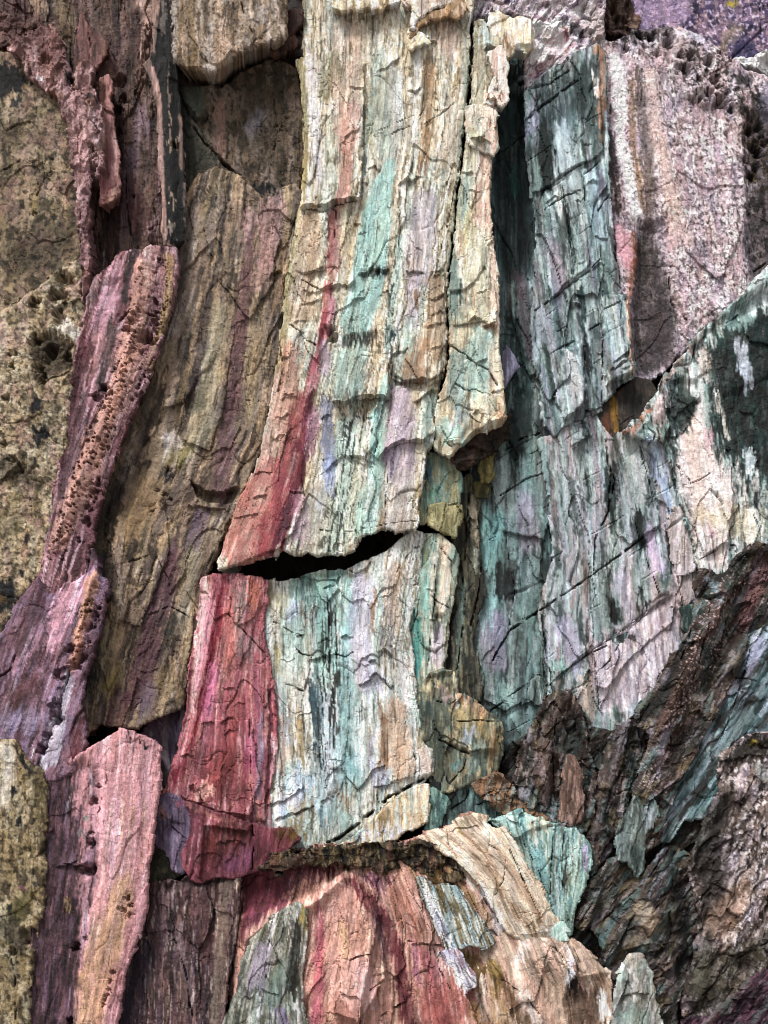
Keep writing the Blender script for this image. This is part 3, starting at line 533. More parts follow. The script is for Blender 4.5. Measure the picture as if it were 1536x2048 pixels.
o = rock('rock_wall', '330,500 352,440 366,400 400,352 432,336 462,344 500,372 524,402 545,392 570,378 592,370 602,400 592,450 580,520 570,560 566,620 560,680 548,740 534,820 524,880 506,930 492,968 480,992 472,1010 466,1028 452,1056 440,1090 424,1124 414,1150 404,1190 396,1240 388,1290 380,1340 372,1392 364,1414 340,1420 310,1428 290,1440 276,1456 262,1454 240,1458 220,1450 200,1444 180,1458 160,1468 150,1400 150,1300 160,1180 150,1080 200,900 260,760 310,640',
     [N('967e5a', 30, 160, .35, .5), N('58483c', 18, 150, .36, .7), N('c6ae8c', 24, 170, .3, .6), N('8a8078', 18, 150, .25, .5), N('3e342c', 10, 60, .15, .6), N('a89470', 22, 200, .25, .5),
      s('a89a90', '380,450,60 365,540,60 350,650,50', .5, 20), s('8e6a6c', '500,430,24 496,520,26 490,600,30 478,680,34 470,760,36 460,850,40 445,930,44 440,980,40', .82, 9), s('c09a94', '545,420,60 535,500,50 520,560,24', .75, 16), s('b4a080', '520,620,40 510,720,40 500,830,30', .6, 12),
      s('d8b8ae', '500,420,14 494,470,12', .6), s('5a4a50', '425,560,20 412,640,26 400,720,30 392,800,30', .7, 12), P('2c2a32', '388,790 405,770 412,800 415,830 400,828 366,820', .9, 6), s('c0b896', '440,620,30 430,700,40 400,860,60 350,920,40', .5, 16), s('d8d0c8', '345,885,40 340,915,30', .7, 10), s('8a7c30', '350,918,50 375,905,30', .5, 12), P('242834', '316,942 330,948 346,958 342,968 328,964', .96, 3),
      s('b0946c', '290,980,60 270,1060,60', .5, 20), s('6c5648', '345,1000,60 420,960,30', .4, 20),
      P('54504a', '180,1000 260,860 300,740 330,640 300,860 250,980 210,1100 190,1250 175,1400 160,1400 160,1200', .55, 26), s('4a4a40', '200,1120,40 195,1250,30 185,1380,30', .6, 18),  # dark left strip: shadow of the honeycomb slab painted into the colour
      s('7a525c', '350,1100,30 330,1180,50 305,1260,56 285,1340,60 270,1400,60', .85, 12), s('8e7c88', '300,1380,40 290,1420,34', .6, 12), s('7c4c50', '240,1400,50 230,1450,44', .6, 14), s('a08c54', '215,1380,36 240,1340,20', .7, 12), s('988058', '330,1350,50 350,1380,40', .5, 14), s('a8a088', '390,1080,30 375,1180,26 365,1260,26', .6, 10), s('4a4632', '340,1240,40 335,1290,30', .5, 12), s('8c7488', '405,1030,40 385,1090,30', .6, 12),
      L('376,958 396,975 412,985 440,990 482,972', 16, 60, 8), L('372,1018 400,1012 430,1022 462,1018', 10, 26, 6), L('536,552 550,544 566,546', 8, 22, 4), L('505,622 516,616 526,620', 6, 16, 3), L('460,655 478,646 492,648', 5, 20, 2), C('340,1214 360,1222 380,1236', 2.5, 9), C('240,1132 275,1120 300,1110', 2.5, 8), C('225,870 270,870 300,840', 2, 5), L('270,1340 300,1345 320,1338', 4, 20, 2),
      R('384,970 400,984 440,990 476,978 466,1006 420,1006 396,996', -14, 0, .2, 3), R('340,1220 400,1220 370,1425 290,1450 320,1300', 9, 0, 0, 14), B('250,1050,50 230,1200,40', 12, 40), B('420,480,60 380,700,60 330,880,50', 14, 50), B('480,600,50 460,800,50', 8, 40), PIT('315,980,4 330,990,4 342,1000,4 325,1005,4 305,1020,4 338,940,5', 1.3)],
     d=-8, gx=.02, tonal=.9, style='fibre', base='a08a76', guides=['400,330 355,500 290,760 200,1050 160,1480', '520,330 510,560 470,850 350,1150 250,1480', '610,330 585,520 520,880 400,1180 360,1480'], thick=90, rough=3.2, fib=1.5, bev=(12, 20), nl=1.5, pl=(4, 60, 150),
     label='tall tan and brown rock wall with a purple band left of the pale column', cat='rock wall')
layer(o, '430,350 500,400 530,410 560,470 545,560 500,640 440,560 400,440', 6, .02, .01, 1.05)
layer(o, '380,1060 460,1030 420,1140 398,1220 372,1180', 7, .03, 0)
layer(o, '320,1220 390,1215 366,1420 300,1440 290,1330', 8, .02, .02, .95)
layer(o, '230,1050 330,1000 340,1100 280,1250 220,1240', 6, .02, .02, 1.05)
layer(o, '400,640 470,650 450,800 420,900 360,880 370,760', 6, -.02, .02)
rock('rock_wedge', '284,1470 300,1446 340,1430 366,1424 390,1380 376,1440 362,1500 346,1540 330,1600 335,1680 352,1740 350,1790 280,1790 270,1600', [N('5a4858', 20, 80, .4), N('8c8278', 14, 100, .3), s('a89cb4', '380,1400,20 360,1470,24', .6), P('5a563c', '290,1680 350,1680 360,1790 280,1790', .8, 12), s('6a6654', '315,1500,20 310,1600,16', .6)], d=-46, style='smooth', base='7e6e7e', thick=60, label='shadowed grey purple rock between pink pillar and crimson panel', cat='rock wall')
# ------------------------------------------------------------------ the pale column
colg = ['600,-90 606,120 600,400 575,560 545,760 505,930 430,1140', '700,-90 700,120 690,380 660,620 630,760 600,920 545,1140', '790,-90 775,200 745,480 710,650 690,800 670,950 640,1140', '880,-90 865,200 835,480 815,700 780,900 750,1140', '950,-90 935,160 905,420 893,640 870,860 835,1140']
o = rock('rock_column', '602,-90 950,-90 948,20 942,70 940,120 936,180 928,260 920,320 914,370 910,410 904,480 896,560 895,640 896,690 892,745 880,770 872,810 868,850 868,885 852,920 850,960 840,1000 836,1050 834,1058 812,1060 790,1066 778,1058 762,1060 744,1066 724,1074 716,1092 706,1104 690,1114 668,1112 650,1110 632,1114 616,1108 598,1111 580,1110 568,1106 556,1115 540,1116 520,1121 500,1125 470,1130 434,1142 436,1118 448,1084 462,1040 474,1000 488,976 502,950 512,920 524,880 534,830 548,750 560,670 566,610 570,560 578,530 586,480 594,420 604,400 608,340 608,280 606,220 602,180 602,140 604,110 606,60 604,10',
     [N('dcd2bc', 16, 200, .36, .55), N('a08e68', 9, 120, .22, .55), N('dcdcd0', 7, 140, .18, .6), N('b4c8ba', 26, 300, .2, .6), N('a9b0a4', 16, 160, .26, .5), N('8a7a50', 22, 60, .16, .5), N('6c5c40', 5, 60, .12, .6), N('e8e0d0', 4, 90, .1, .7),
      s('a89c62', '604,120,26 606,300,24 600,400,20 586,480,24 574,560,28 566,660,26 552,740,20', .7, 8), s('cfb8a4', '695,60,60 690,140,70 690,220,60 700,280,40', .7, 16), s('d3a898', '698,225,44 694,285,40', .7, 10), s('c9ab98', '890,60,60 900,100,40', .6, 16),
      s('a98660', '858,110,22 858,180,24 856,240,22 846,330,20', .75, 6), s('d8d2d0', '622,120,26 624,200,20 632,300,24 640,360,20', .7, 8), s('98a894', '936,120,10 928,240,10 918,330,10 906,440,8 898,560,8', .8, 4), s('c2b4a0', '905,200,40 890,300,50', .5, 12), s('dcdcd4', '838,100,12 832,200,10 826,300,10', .8, 4), s('b9bcb4', '790,160,40 784,280,40 780,340,40', .6, 12), s('8a8452', '670,130,50 650,180,30', .5, 14), s('8c8850', '740,240,20 740,290,24', .5, 8),
      s('c48c80', '696,300,22 692,360,30 684,400,28 672,440,30 668,520,36 664,568,24', .7, 7), s('c47a78', '664,420,16 664,470,18 662,540,16', .6, 4), s('c4ac90', '620,440,50 616,520,60 606,620,60', .75, 10), s('bfae88', '690,430,24 690,500,30', .6, 8),
      s('cc7878', '656,590,22 650,640,20 644,680,24', .8, 4), s('c8909a', '664,600,14 660,660,14', .8, 4), s('bc5a66', '650,620,10 640,690,14 632,740,18', .75, 3), s('d07880', '632,720,28 624,770,24', .8, 6), s('b7a0ae', '648,690,22 650,740,24', .7, 6),
      s('a2c2b6', '780,330,24 764,380,46 752,430,64 744,500,70 738,540,70 728,600,72 712,640,66', .96, 8, .4), s('9fb6aa', '700,700,64 698,760,66 690,790,50', .85, 8), s('d9dcc4', '808,380,14 806,460,14 798,540,16 792,640,16', .85, 4), s('7c6a48', '796,380,8 800,450,8 790,500,7 776,600,6', .7, 3), s('a9c4ba', '800,480,14 790,560,16 778,640,14 780,700,18', .7, 5),
      s('b4acb0', '850,410,60 842,480,64 836,560,56', .75, 12), s('b4b0bc', '830,560,30 824,640,30', .6, 8), s('b09474', '872,560,34 870,640,40 866,700,40', .75, 8), s('a98c70', '838,690,40 830,740,50', .8, 8), s('a08058', '834,590,12 832,606,10', .8, 4),
      s('c79884', '580,700,40 570,780,54 560,860,60 545,930,70', .75, 12), s('c98478', '540,960,90 510,1030,110 490,1090,110', .85, 14), s('b8505c', '606,790,34 596,860,50 580,940,62 566,1020,66 540,1090,66', .75, 14), s('8c3044', '620,780,14 612,850,20 600,920,26 585,1000,28 568,1050,26 550,1104,20', .85, 6), s('7c4a5a', '578,1010,14 566,1060,14 556,1100,10', .8, 4), s('b084a0', '628,830,30 620,900,28', .7, 8), s('c8a0b0', '600,1000,30 606,1060,40', .6, 10), s('d8b8a8', '530,900,26 520,930,20', .5, 8),
      s('a4c8bc', '772,770,30 764,860,36 750,960,40 730,1060,50', .75, 12), s('a8c4b4', '690,850,40 676,960,50 660,1080,60', .6, 14), s('9cbcae', '820,640,24 815,700,30', .5, 10), s('a0b8ac', '760,120,40 756,220,50 770,300,40', .5, 16), s('989cae', '652,800,26 656,880,26 660,960,22', .85, 5), s('aab4cc', '658,930,24 660,990,20', .7, 6), s('c4bcae', '640,980,40 630,1080,60', .55, 10), s('d8d8dc', '630,1000,14 655,1010,14', .6, 6),
      s('b6c4b2', '710,860,50 700,960,60 690,1060,60', .7, 10), s('9cc0b4', '750,830,26 752,890,26 748,930,20', .85, 6), s('a0c0b0', '724,1000,16 718,1060,18', .7, 5), s('bcaab0', '800,790,50 800,860,60 800,940,60', .85, 8), s('b4a0b8', '780,910,30 776,930,24', .7, 6), s('98b0a4', '860,800,30 850,880,24', .75, 8), s('b8b0ac', '800,960,60 790,1050,60', .6, 10), s('a07c50', '770,1000,10 760,1056,14', .6, 4), s('c2ccb8', '680,1000,20 668,1090,24', .6, 5),
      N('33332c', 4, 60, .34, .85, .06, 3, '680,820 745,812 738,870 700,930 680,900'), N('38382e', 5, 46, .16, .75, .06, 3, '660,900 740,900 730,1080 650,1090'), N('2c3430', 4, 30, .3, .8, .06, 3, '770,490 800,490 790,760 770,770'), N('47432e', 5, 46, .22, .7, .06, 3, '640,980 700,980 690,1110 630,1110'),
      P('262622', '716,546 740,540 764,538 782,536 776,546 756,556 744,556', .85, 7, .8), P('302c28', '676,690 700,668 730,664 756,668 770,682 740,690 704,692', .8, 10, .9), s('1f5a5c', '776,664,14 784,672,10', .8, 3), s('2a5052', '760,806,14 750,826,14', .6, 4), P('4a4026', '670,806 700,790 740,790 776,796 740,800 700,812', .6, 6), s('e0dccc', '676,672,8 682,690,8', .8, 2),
      # relief: the beds and the broken steps across them
      L('598,418 624,410 648,416 672,404 700,398 724,394', 14, 60, 4), C('598,416 640,420 668,410 722,398', 2.5, 10), L('794,372 810,362 836,358', 8, 26, 3), L('682,286 696,272 722,255', 7, 24, 2), L('746,146 770,140 800,116', 5, 18, 2), L('840,80 856,84 878,86', 6, 22, 2), L('812,92 840,88 860,80', 5, 20),
      L('610,548 640,540 650,532', 7, 24, 3), L('605,582 630,590 650,576 668,568', 7, 24, 3), L('648,578 664,574 680,568 700,574 712,560', 11, 30, 5), L('600,608 620,606 640,602', 5, 14, 3), L('586,648 600,642 614,644', 5, 18, 3), L('714,552 740,546 780,540', 9, 26, 6), R('716,544 782,536 776,548 742,556', -3, 0, 0, 3), R('670,694 700,668 760,664 776,680 730,690 700,696', -3, 0, 0, 5),
      B('706,730,50 700,780,50', 10, 18), L('664,806 690,808 720,792 760,794 782,796', 15, 46, 5), L('786,752 806,762 824,760 850,764 858,760', 13, 50, 5), L('856,774 876,762 886,752', 8, 22, 2), L('826,806 850,790 880,780', 10, 26, 4), L('755,920 780,892 810,880 860,884', 11, 40, 4), L('680,908 700,910 730,920 752,930', 8, 30, 3), L('640,842 656,830 664,836', 5, 18, 2), L('864,560 880,546 894,548', 4, 14, 2), L('856,656 872,650 890,646', 5, 16, 3), L('860,632 876,628 890,624', 4, 14, 2), L('866,598 880,592 892,590', 3.5, 12, 2), L('860,700 872,696 884,696', 4, 14, 2),
      L('560,800 580,792 596,796', 6, 20, 2), L('508,950 530,944 546,946', 6, 24, 3), L('548,838 564,832 580,826', 5, 18, 2), L('545,880 560,870 575,872', 5, 18, 2), L('504,996 520,992 536,990', 5, 20, 2), L('566,790 586,788 590,800', 6, 16, 2),
      C('580,650 600,664 612,680 632,690', 2.2, 12), C('604,560 630,575 650,585', 2.2, 10), C('668,500 672,420 662,416', 2.5, 12), C('560,690 566,740 556,780', 2.2, 9), C('770,1064 772,1000 776,950', 2, 7), C('640,1060 700,1064 760,1050 834,1040', 1.8, 6), C('690,290 760,260 830,230', 1.6, 3), C('760,280 800,260 830,250', 2.2, 9), C('868,560 900,430 925,300', 1.8, 6), C('850,250 880,230 915,200', 2, 7), C('740,860 756,880 748,910', 3, 12),
      R('684,818 745,812 742,872 706,900 684,880', -8, 0, 0, 8), R('540,950 640,960 610,1100 436,1140', 5, 0, .04, 20), B('880,300,30 868,560,30 866,740,30', 5, 22), R('724,1080 835,1060 835,1066 720,1100', -14, 0, 0, 4), R('640,660 664,672 660,720 640,745', -8, 0, 0, 6), L('700,604 720,590 730,580', 4, 16), PIT('660,660,9 668,676,8', 1.4)],
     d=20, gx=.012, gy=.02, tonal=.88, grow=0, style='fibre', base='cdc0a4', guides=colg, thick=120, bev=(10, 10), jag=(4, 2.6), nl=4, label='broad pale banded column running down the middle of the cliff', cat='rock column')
rock('rock_flake', '822,72 836,48 862,30 900,6 924,-6 928,20 918,30 908,34 900,26 880,30 860,32 850,40 832,46', [N('8a6a48', 12, 40, .4), N('d8c0a4', 10, 30, .3)], d=30, style='smooth', base='b8966e', thick=30, parent=o, bev=(5, 8))
rock('rock_flake', '806,-30 846,-40 880,-30 900,0 876,10 850,20 834,36 826,50 822,40 828,10 812,4', [N('c8b4a4', 12, 40, .4), N('e0d8d0', 10, 30, .3), s('8c6c5c', '880,-6,20 895,4,14', .6)], d=34, style='smooth', base='cfc0ac', thick=30, parent=o, bev=(5, 8))
rock('rock_flake', '820,64 836,62 846,70 858,84 840,90 822,94 818,80', [N('e8dcc8', 8, 40, .4)], d=27, style='smooth', base='d4c09c', thick=20, parent=o, bev=(4, 6))
rock('rock_flake', '666,12 680,-2 700,-4 720,6 738,-2 760,-6 790,-4 800,2 780,8 740,12 700,18 680,20', [N('e8e0d8', 10, 30, .4), N('8a7040', 10, 20, .3)], d=32, style='smooth', base='d0c0a0', thick=30, parent=o, bev=(5, 8))
layer(o, '588,116 620,106 660,100 700,104 726,130 728,250 724,330 722,398 700,402 672,408 650,418 622,414 600,418 606,340 608,240 600,170', 9, .01)
layer(o, '786,560 830,552 890,545 893,640 892,740 880,752 858,762 836,764 820,758 800,762 786,754 792,700 780,650', 10, 0, .03, .95)
layer(o, '668,702 700,694 740,690 780,694 782,760 780,798 756,796 726,796 700,806 676,810 664,800 664,750', 9, 0, .04)
layer(o, '516,940 546,945 600,940 612,1000 590,1060 560,1100 500,1118 440,1140 452,1084 474,1000', 7, .02, .02)
layer(o, '760,790 800,770 860,790 868,860 846,884 812,882 784,892 758,918 740,900 744,840', 8, 0, .03)
layer(o, '800,380 900,372 896,470 890,540 850,548 812,540 796,470', 5, -.03, .02, 1.04)
layer(o, '600,430 655,424 655,500 648,540 610,548 590,540', 6, .04, .01)
layer(o, '642,850 700,846 740,910 730,930 690,912 650,940 640,900', 5, 0, .02)
# right strip of the column
g2 = ['940,0 932,200 910,420 895,640 880,780 866,900', '1000,0 1000,240 985,300 996,500 1000,700 1010,860']
o = rock('rock_column', '950,34 958,30 972,36 980,60 1004,72 1012,90 1004,104 1006,130 1008,150 1012,196 1006,204 998,208 996,230 998,262 992,284 990,300 984,304 978,300 984,312 984,350 982,400 986,450 992,500 998,540 1000,580 1002,640 1000,690 1004,730 1010,770 1014,810 1014,836 1004,846 990,850 978,858 956,868 940,884 928,896 922,912 914,924 898,916 884,910 872,902 864,890 868,866 868,830 876,790 888,760 896,730 898,690 896,620 898,560 906,480 912,410 920,360 926,310 932,250 938,190 944,120 946,70',
     [N('b8bca8', 14, 160, .35, .6), N('dcd4bc', 10, 150, .3, .6), N('8f9c88', 12, 110, .2, .6), N('a88c6c', 8, 90, .18, .6), s('dcc4b4', '994,110,22 1000,180,18', .9, 5), s('d8bcae', '982,210,30 984,280,26', .7, 8), s('dcbcac', '970,310,30 968,380,36 972,450,40', .8, 10), s('dec4ae', '988,500,24 992,570,22 994,640,18', .9, 6), s('a8b8a4', '942,220,30 944,270,30', .7, 10), s('9ab0a2', '932,360,26 924,440,26', .7, 8), s('b0a064', '938,430,10 930,470,12', .6, 4), s('84988c', '908,520,20 908,580,24 906,640,20', .8, 6), s('1f5c5a', '920,580,8 922,600,8', .8, 3), s('c8c4a8', '950,480,50 950,560,50', .6, 12),
      s('a4beb0', '960,680,60 950,760,60', .8, 12), s('8ea49c', '916,720,34 910,800,40', .85, 8), s('7a98a0', '924,830,30 910,850,30', .6, 8), s('a8c4b8', '890,860,40 920,880,34', .8, 8), s('cfae90', '1000,790,20 1000,836,20', .8, 6), s('d4c0a8', '984,700,20 990,770,20', .6, 6), s('a87c5c', '975,650,20 990,656,20', .6, 6), s('b0a488', '952,80,30 950,130,26', .7, 8), s('c0d0cc', '968,60,18 978,90,14', .8, 4), s('98683c', '975,182,20 990,196,20', .7, 5),
      R('984,118 1002,106 1010,194 990,180', 10, -.3, 0, 3), L('966,204 984,200 1004,208', 14, 20, 8), L('936,286 950,282 972,288 986,300', 16, 34, 10), R('984,300 1000,300 1000,220 984,230', -6, 0, 0, 3), L('920,352 936,346 948,350', 5, 14, 3), L('966,100 984,90 1006,104', 9, 24, 6), R('958,36 976,40 980,96 962,90', 4, .2, 0, 3),
      L('936,646 950,634 966,640', 8, 20, 5), L('964,656 982,648 996,660', 10, 24, 6), L('950,588 970,580 980,572', 4, 14, 2), C('898,690 924,706 954,728 976,740 994,770', 2.6, 16), C('910,770 930,782 950,778 980,792', 2, 9), L('950,730 964,722 976,720', 5, 18, 2), L('888,878 898,886 912,880', 4, 10, 4), C('890,880 900,892 908,890', 2, 8), C('940,830 950,840 960,846', 2.2, 10), L('944,828 956,822 962,826', 4, 12, 3),
      R('900,916 924,890 952,862 990,842 1014,836 1014,860 900,940', -22, 0, 0, 4), C('900,560 905,480 914,400', 2, 6), R('866,780 900,700 922,708 930,770 940,850 900,900 866,900', 4, .15, 0, 8)],
     d=36, gx=.05, tonal=.9, grow=-1.5, style='fibre', base='c8c0a4', guides=g2, thick=120, bev=(8, 8), jag=(3, 2.4), nl=4, label='narrow pale green column with a pink right edge and an overhanging foot', cat='rock column')
layer(o, '900,560 990,560 996,640 980,650 960,640 936,648 905,650', 6, .03, .02)
layer(o, '905,780 1010,790 1010,834 985,850 950,870 925,890 900,880 880,850', 7, -.02, .05, 1.03)
rock('rock_block', '906,918 922,898 946,880 970,860 990,846 1016,834 1016,856 1006,880 990,898 962,916 936,936 918,934', [N('4a3428', 14, 20, .4), N('7c5c44', 10, 20, .25), N('3c4c44', 12, 30, .2)], d=6, gx=-.1, style='crag', base='604838', thick=60, parent=o, bev=(7, 8), pl=(6, 24, 18), fib=.8, rough=2.5)
rock('rock_block', '980,104 1002,96 1012,110 1014,150 1016,194 1006,208 988,204 970,206 984,180 992,150', [N('e4d0c4', 8, 60, .4), s('8c5c40', '975,196,16 1000,200,14', .8, 5)], d=46, gx=.12, style='smooth', base='dac4b4', thick=40, parent=o, bev=(5, 6))
rock('rock_block', '936,214 958,212 984,218 992,232 990,262 994,290 986,304 972,298 958,290 940,288 934,270 938,240', [N('b4c4b8', 10, 80, .4), N('d8b8a8', 8, 80, .25), s('d8b0a0', '982,220,16 986,290,14', .8, 5), s('a09458', '945,270,14 960,280,14', .5, 6)], d=48, gx=.1, style='fibre', base='c4bca8', thick=40, parent=o, bev=(5, 6))
rock('rock_block', '980,28 996,24 1008,30 1030,38 1046,34 1062,48 1064,92 1050,98 1032,92 1016,112 1004,104 1010,86 1000,72 984,72 976,50', [N('e8dcc8', 8, 30, .4), N('c8a890', 10, 30, .3), s('dce0e8', '984,50,14 992,66,12', .7, 4), s('946c44', '1000,82,20 1020,96,20', .7), R('1022,36 1064,40 1064,96 1030,90', 6, .2, 0, 3)], d=34, style='smooth', base='dcc8a8', thick=60, parent=o, bev=(6, 8))
o = rock('rock_ridge', '930,-90 1240,-90 1206,-10 1204,30 1208,70 1212,96 1196,100 1170,106 1140,118 1116,132 1090,150 1074,168 1058,180 1050,130 1060,100 1064,50 1046,30 1020,20 1000,30 980,28 950,34 940,0',
     [N('b8aabc', 14, 26, .4, .7), N('e8e2ea', 10, 18, .35, .8), N('6a5c78', 8, 16, .2, .7), N('c0a8a0', 12, 30, .25, .6), s('e8e0d4', '1070,60,20 1110,52,26 1130,62,16', .85, 5), s('e0c4c0', '1100,80,40 1130,80,26 1090,110,40', .8, 6), s('dccab0', '1050,50,26 1056,80,20', .8, 6), s('b4a8a0', '1180,20,40 1190,70,40', .8, 10), s('3a3434', '1150,60,24 1160,74,20', .8, 4), s('a0605a', '1126,60,8 1134,84,8', .8, 2), s('c4d0d0', '1082,90,18 1080,120,18', .7, 5), s('54407a', '1000,-10,30 1030,4,20', .5, 6), s('e4a088', '1060,160,8 1100,120,9 1150,98,9', .4, 3),
      C('1060,170 1090,140 1130,110', 2.2, 9), L('1064,62 1080,54 1120,58', 6, 12, 4)], d=-22, style='crag', base='ccbcc0', thick=80, pl=(7, 26, 40), rough=3.5, ang=-25, bev=(9, 10), jag=(4, 4), label='rubbly white and lilac ridge at the top centre', cat='rock ridge')
# ------------------------------------------------------------------ lower centre
o = rock('rock_slab', '410,1158 425,1152 450,1150 480,1152 520,1156 532,1160 530,1190 527,1230 524,1262 532,1300 540,1340 546,1380 550,1440 549,1500 546,1540 538,1580 532,1606 528,1640 500,1645 400,1630 340,1620 326,1600 336,1560 346,1530 360,1500 370,1440 376,1400 382,1330 388,1290 396,1240 400,1200',
     [N('c07a80', 12, 240, .4, .6), N('8a4650', 10, 180, .3, .6), N('c89484', 9, 200, .25, .6), N('d8b0b0', 5, 160, .12, .6), s('d4b0aa', '412,1160,20 404,1240,20 394,1330,16 384,1420,12', .9, 5), s('dc9ea8', '420,1200,20 408,1290,22 396,1380,18', .7, 6), s('a42c44', '452,1158,12 442,1200,20 432,1270,20 416,1350,16 400,1420,14 384,1490,12 350,1560,20', .85, 5), s('c87a70', '470,1180,30 460,1250,30 450,1320,40', .7, 10),
      P('988480', '466,1170 496,1160 500,1210 488,1240 492,1290 480,1330 466,1260', .8, 10), s('cc7e68', '512,1170,26 508,1210,26', .85, 8), s('b48c8c', '505,1280,30 500,1320,20', .7, 8), s('c87898', '425,1340,20 420,1380,20 410,1440,20', .65, 6), s('a44a48', '470,1400,40 460,1480,40 440,1560,50', .6, 12), s('b0606a', '430,1460,60 410,1540,60', .5, 12), s('b85c80', '500,1470,24 500,1540,30', .65, 8), s('8c5068', '510,1340,20 520,1430,16 522,1520,14', .6, 5), s('7c3644', '538,1370,9 542,1450,9 540,1520,9 532,1590,9', .85, 4), s('9c8494', '524,1430,14 520,1500,16 518,1590,12', .7, 4), P('8c4040', '380,1500 500,1500 500,1600 400,1610 360,1580', .5, 14), s('d8a094', '410,1570,20 420,1580,16', .8, 5), s('e0b4a4', '398,1582,14 424,1590,14', .6, 4),
      C('455,1228 530,1306', 2, 7), L('402,1448 414,1444 430,1444', 5, 14, 3), L('440,1446 456,1434 470,1440', 6, 16, 4), L('446,1468 458,1460 468,1464', 5, 12, 3), L('360,1512 378,1508 386,1514', 7, 16, 5), C('498,1440 502,1500 500,1560 508,1620', 2, 8), L('376,1574 390,1566 400,1560', 5, 14, 3), R('395,1160 412,1160 392,1340 380,1440 360,1500 376,1400', -5, .1, 0, 6), B('480,1170,60 470,1300,50', 6, 30), R('380,1570 440,1556 480,1590 530,1610 530,1640 430,1630', 9, 0, -.1, 5), L('418,1216 428,1212 444,1216', 3, 10)],
     d=14, gx=-.03, tonal=1.06, style='fibre', base='bc7076', guides=['415,1140 400,1240 380,1400 330,1650', '470,1140 455,1250 425,1400 400,1650', '535,1140 520,1300 530,1450 525,1650'], thick=110, bev=(9, 10), jag=(4, 2.4), fib=1.7, nl=6, nc=5, label='crimson and pink striped panel below the long black crack', cat='rock panel')
layer(o, '400,1440 500,1440 520,1560 500,1630 430,1620 360,1590 370,1520', 6, .02, .03)
layer(o, '462,1162 500,1158 520,1200 500,1290 478,1330 458,1280', 5, -.03, .02)
g3 = ['540,1060 540,1300 545,1500 530,1700', '620,1060 620,1250 636,1450 640,1700', '700,1060 685,1250 690,1450 690,1700', '800,1060 768,1300 772,1450 760,1700', '850,1060 820,1300 840,1450 860,1700']
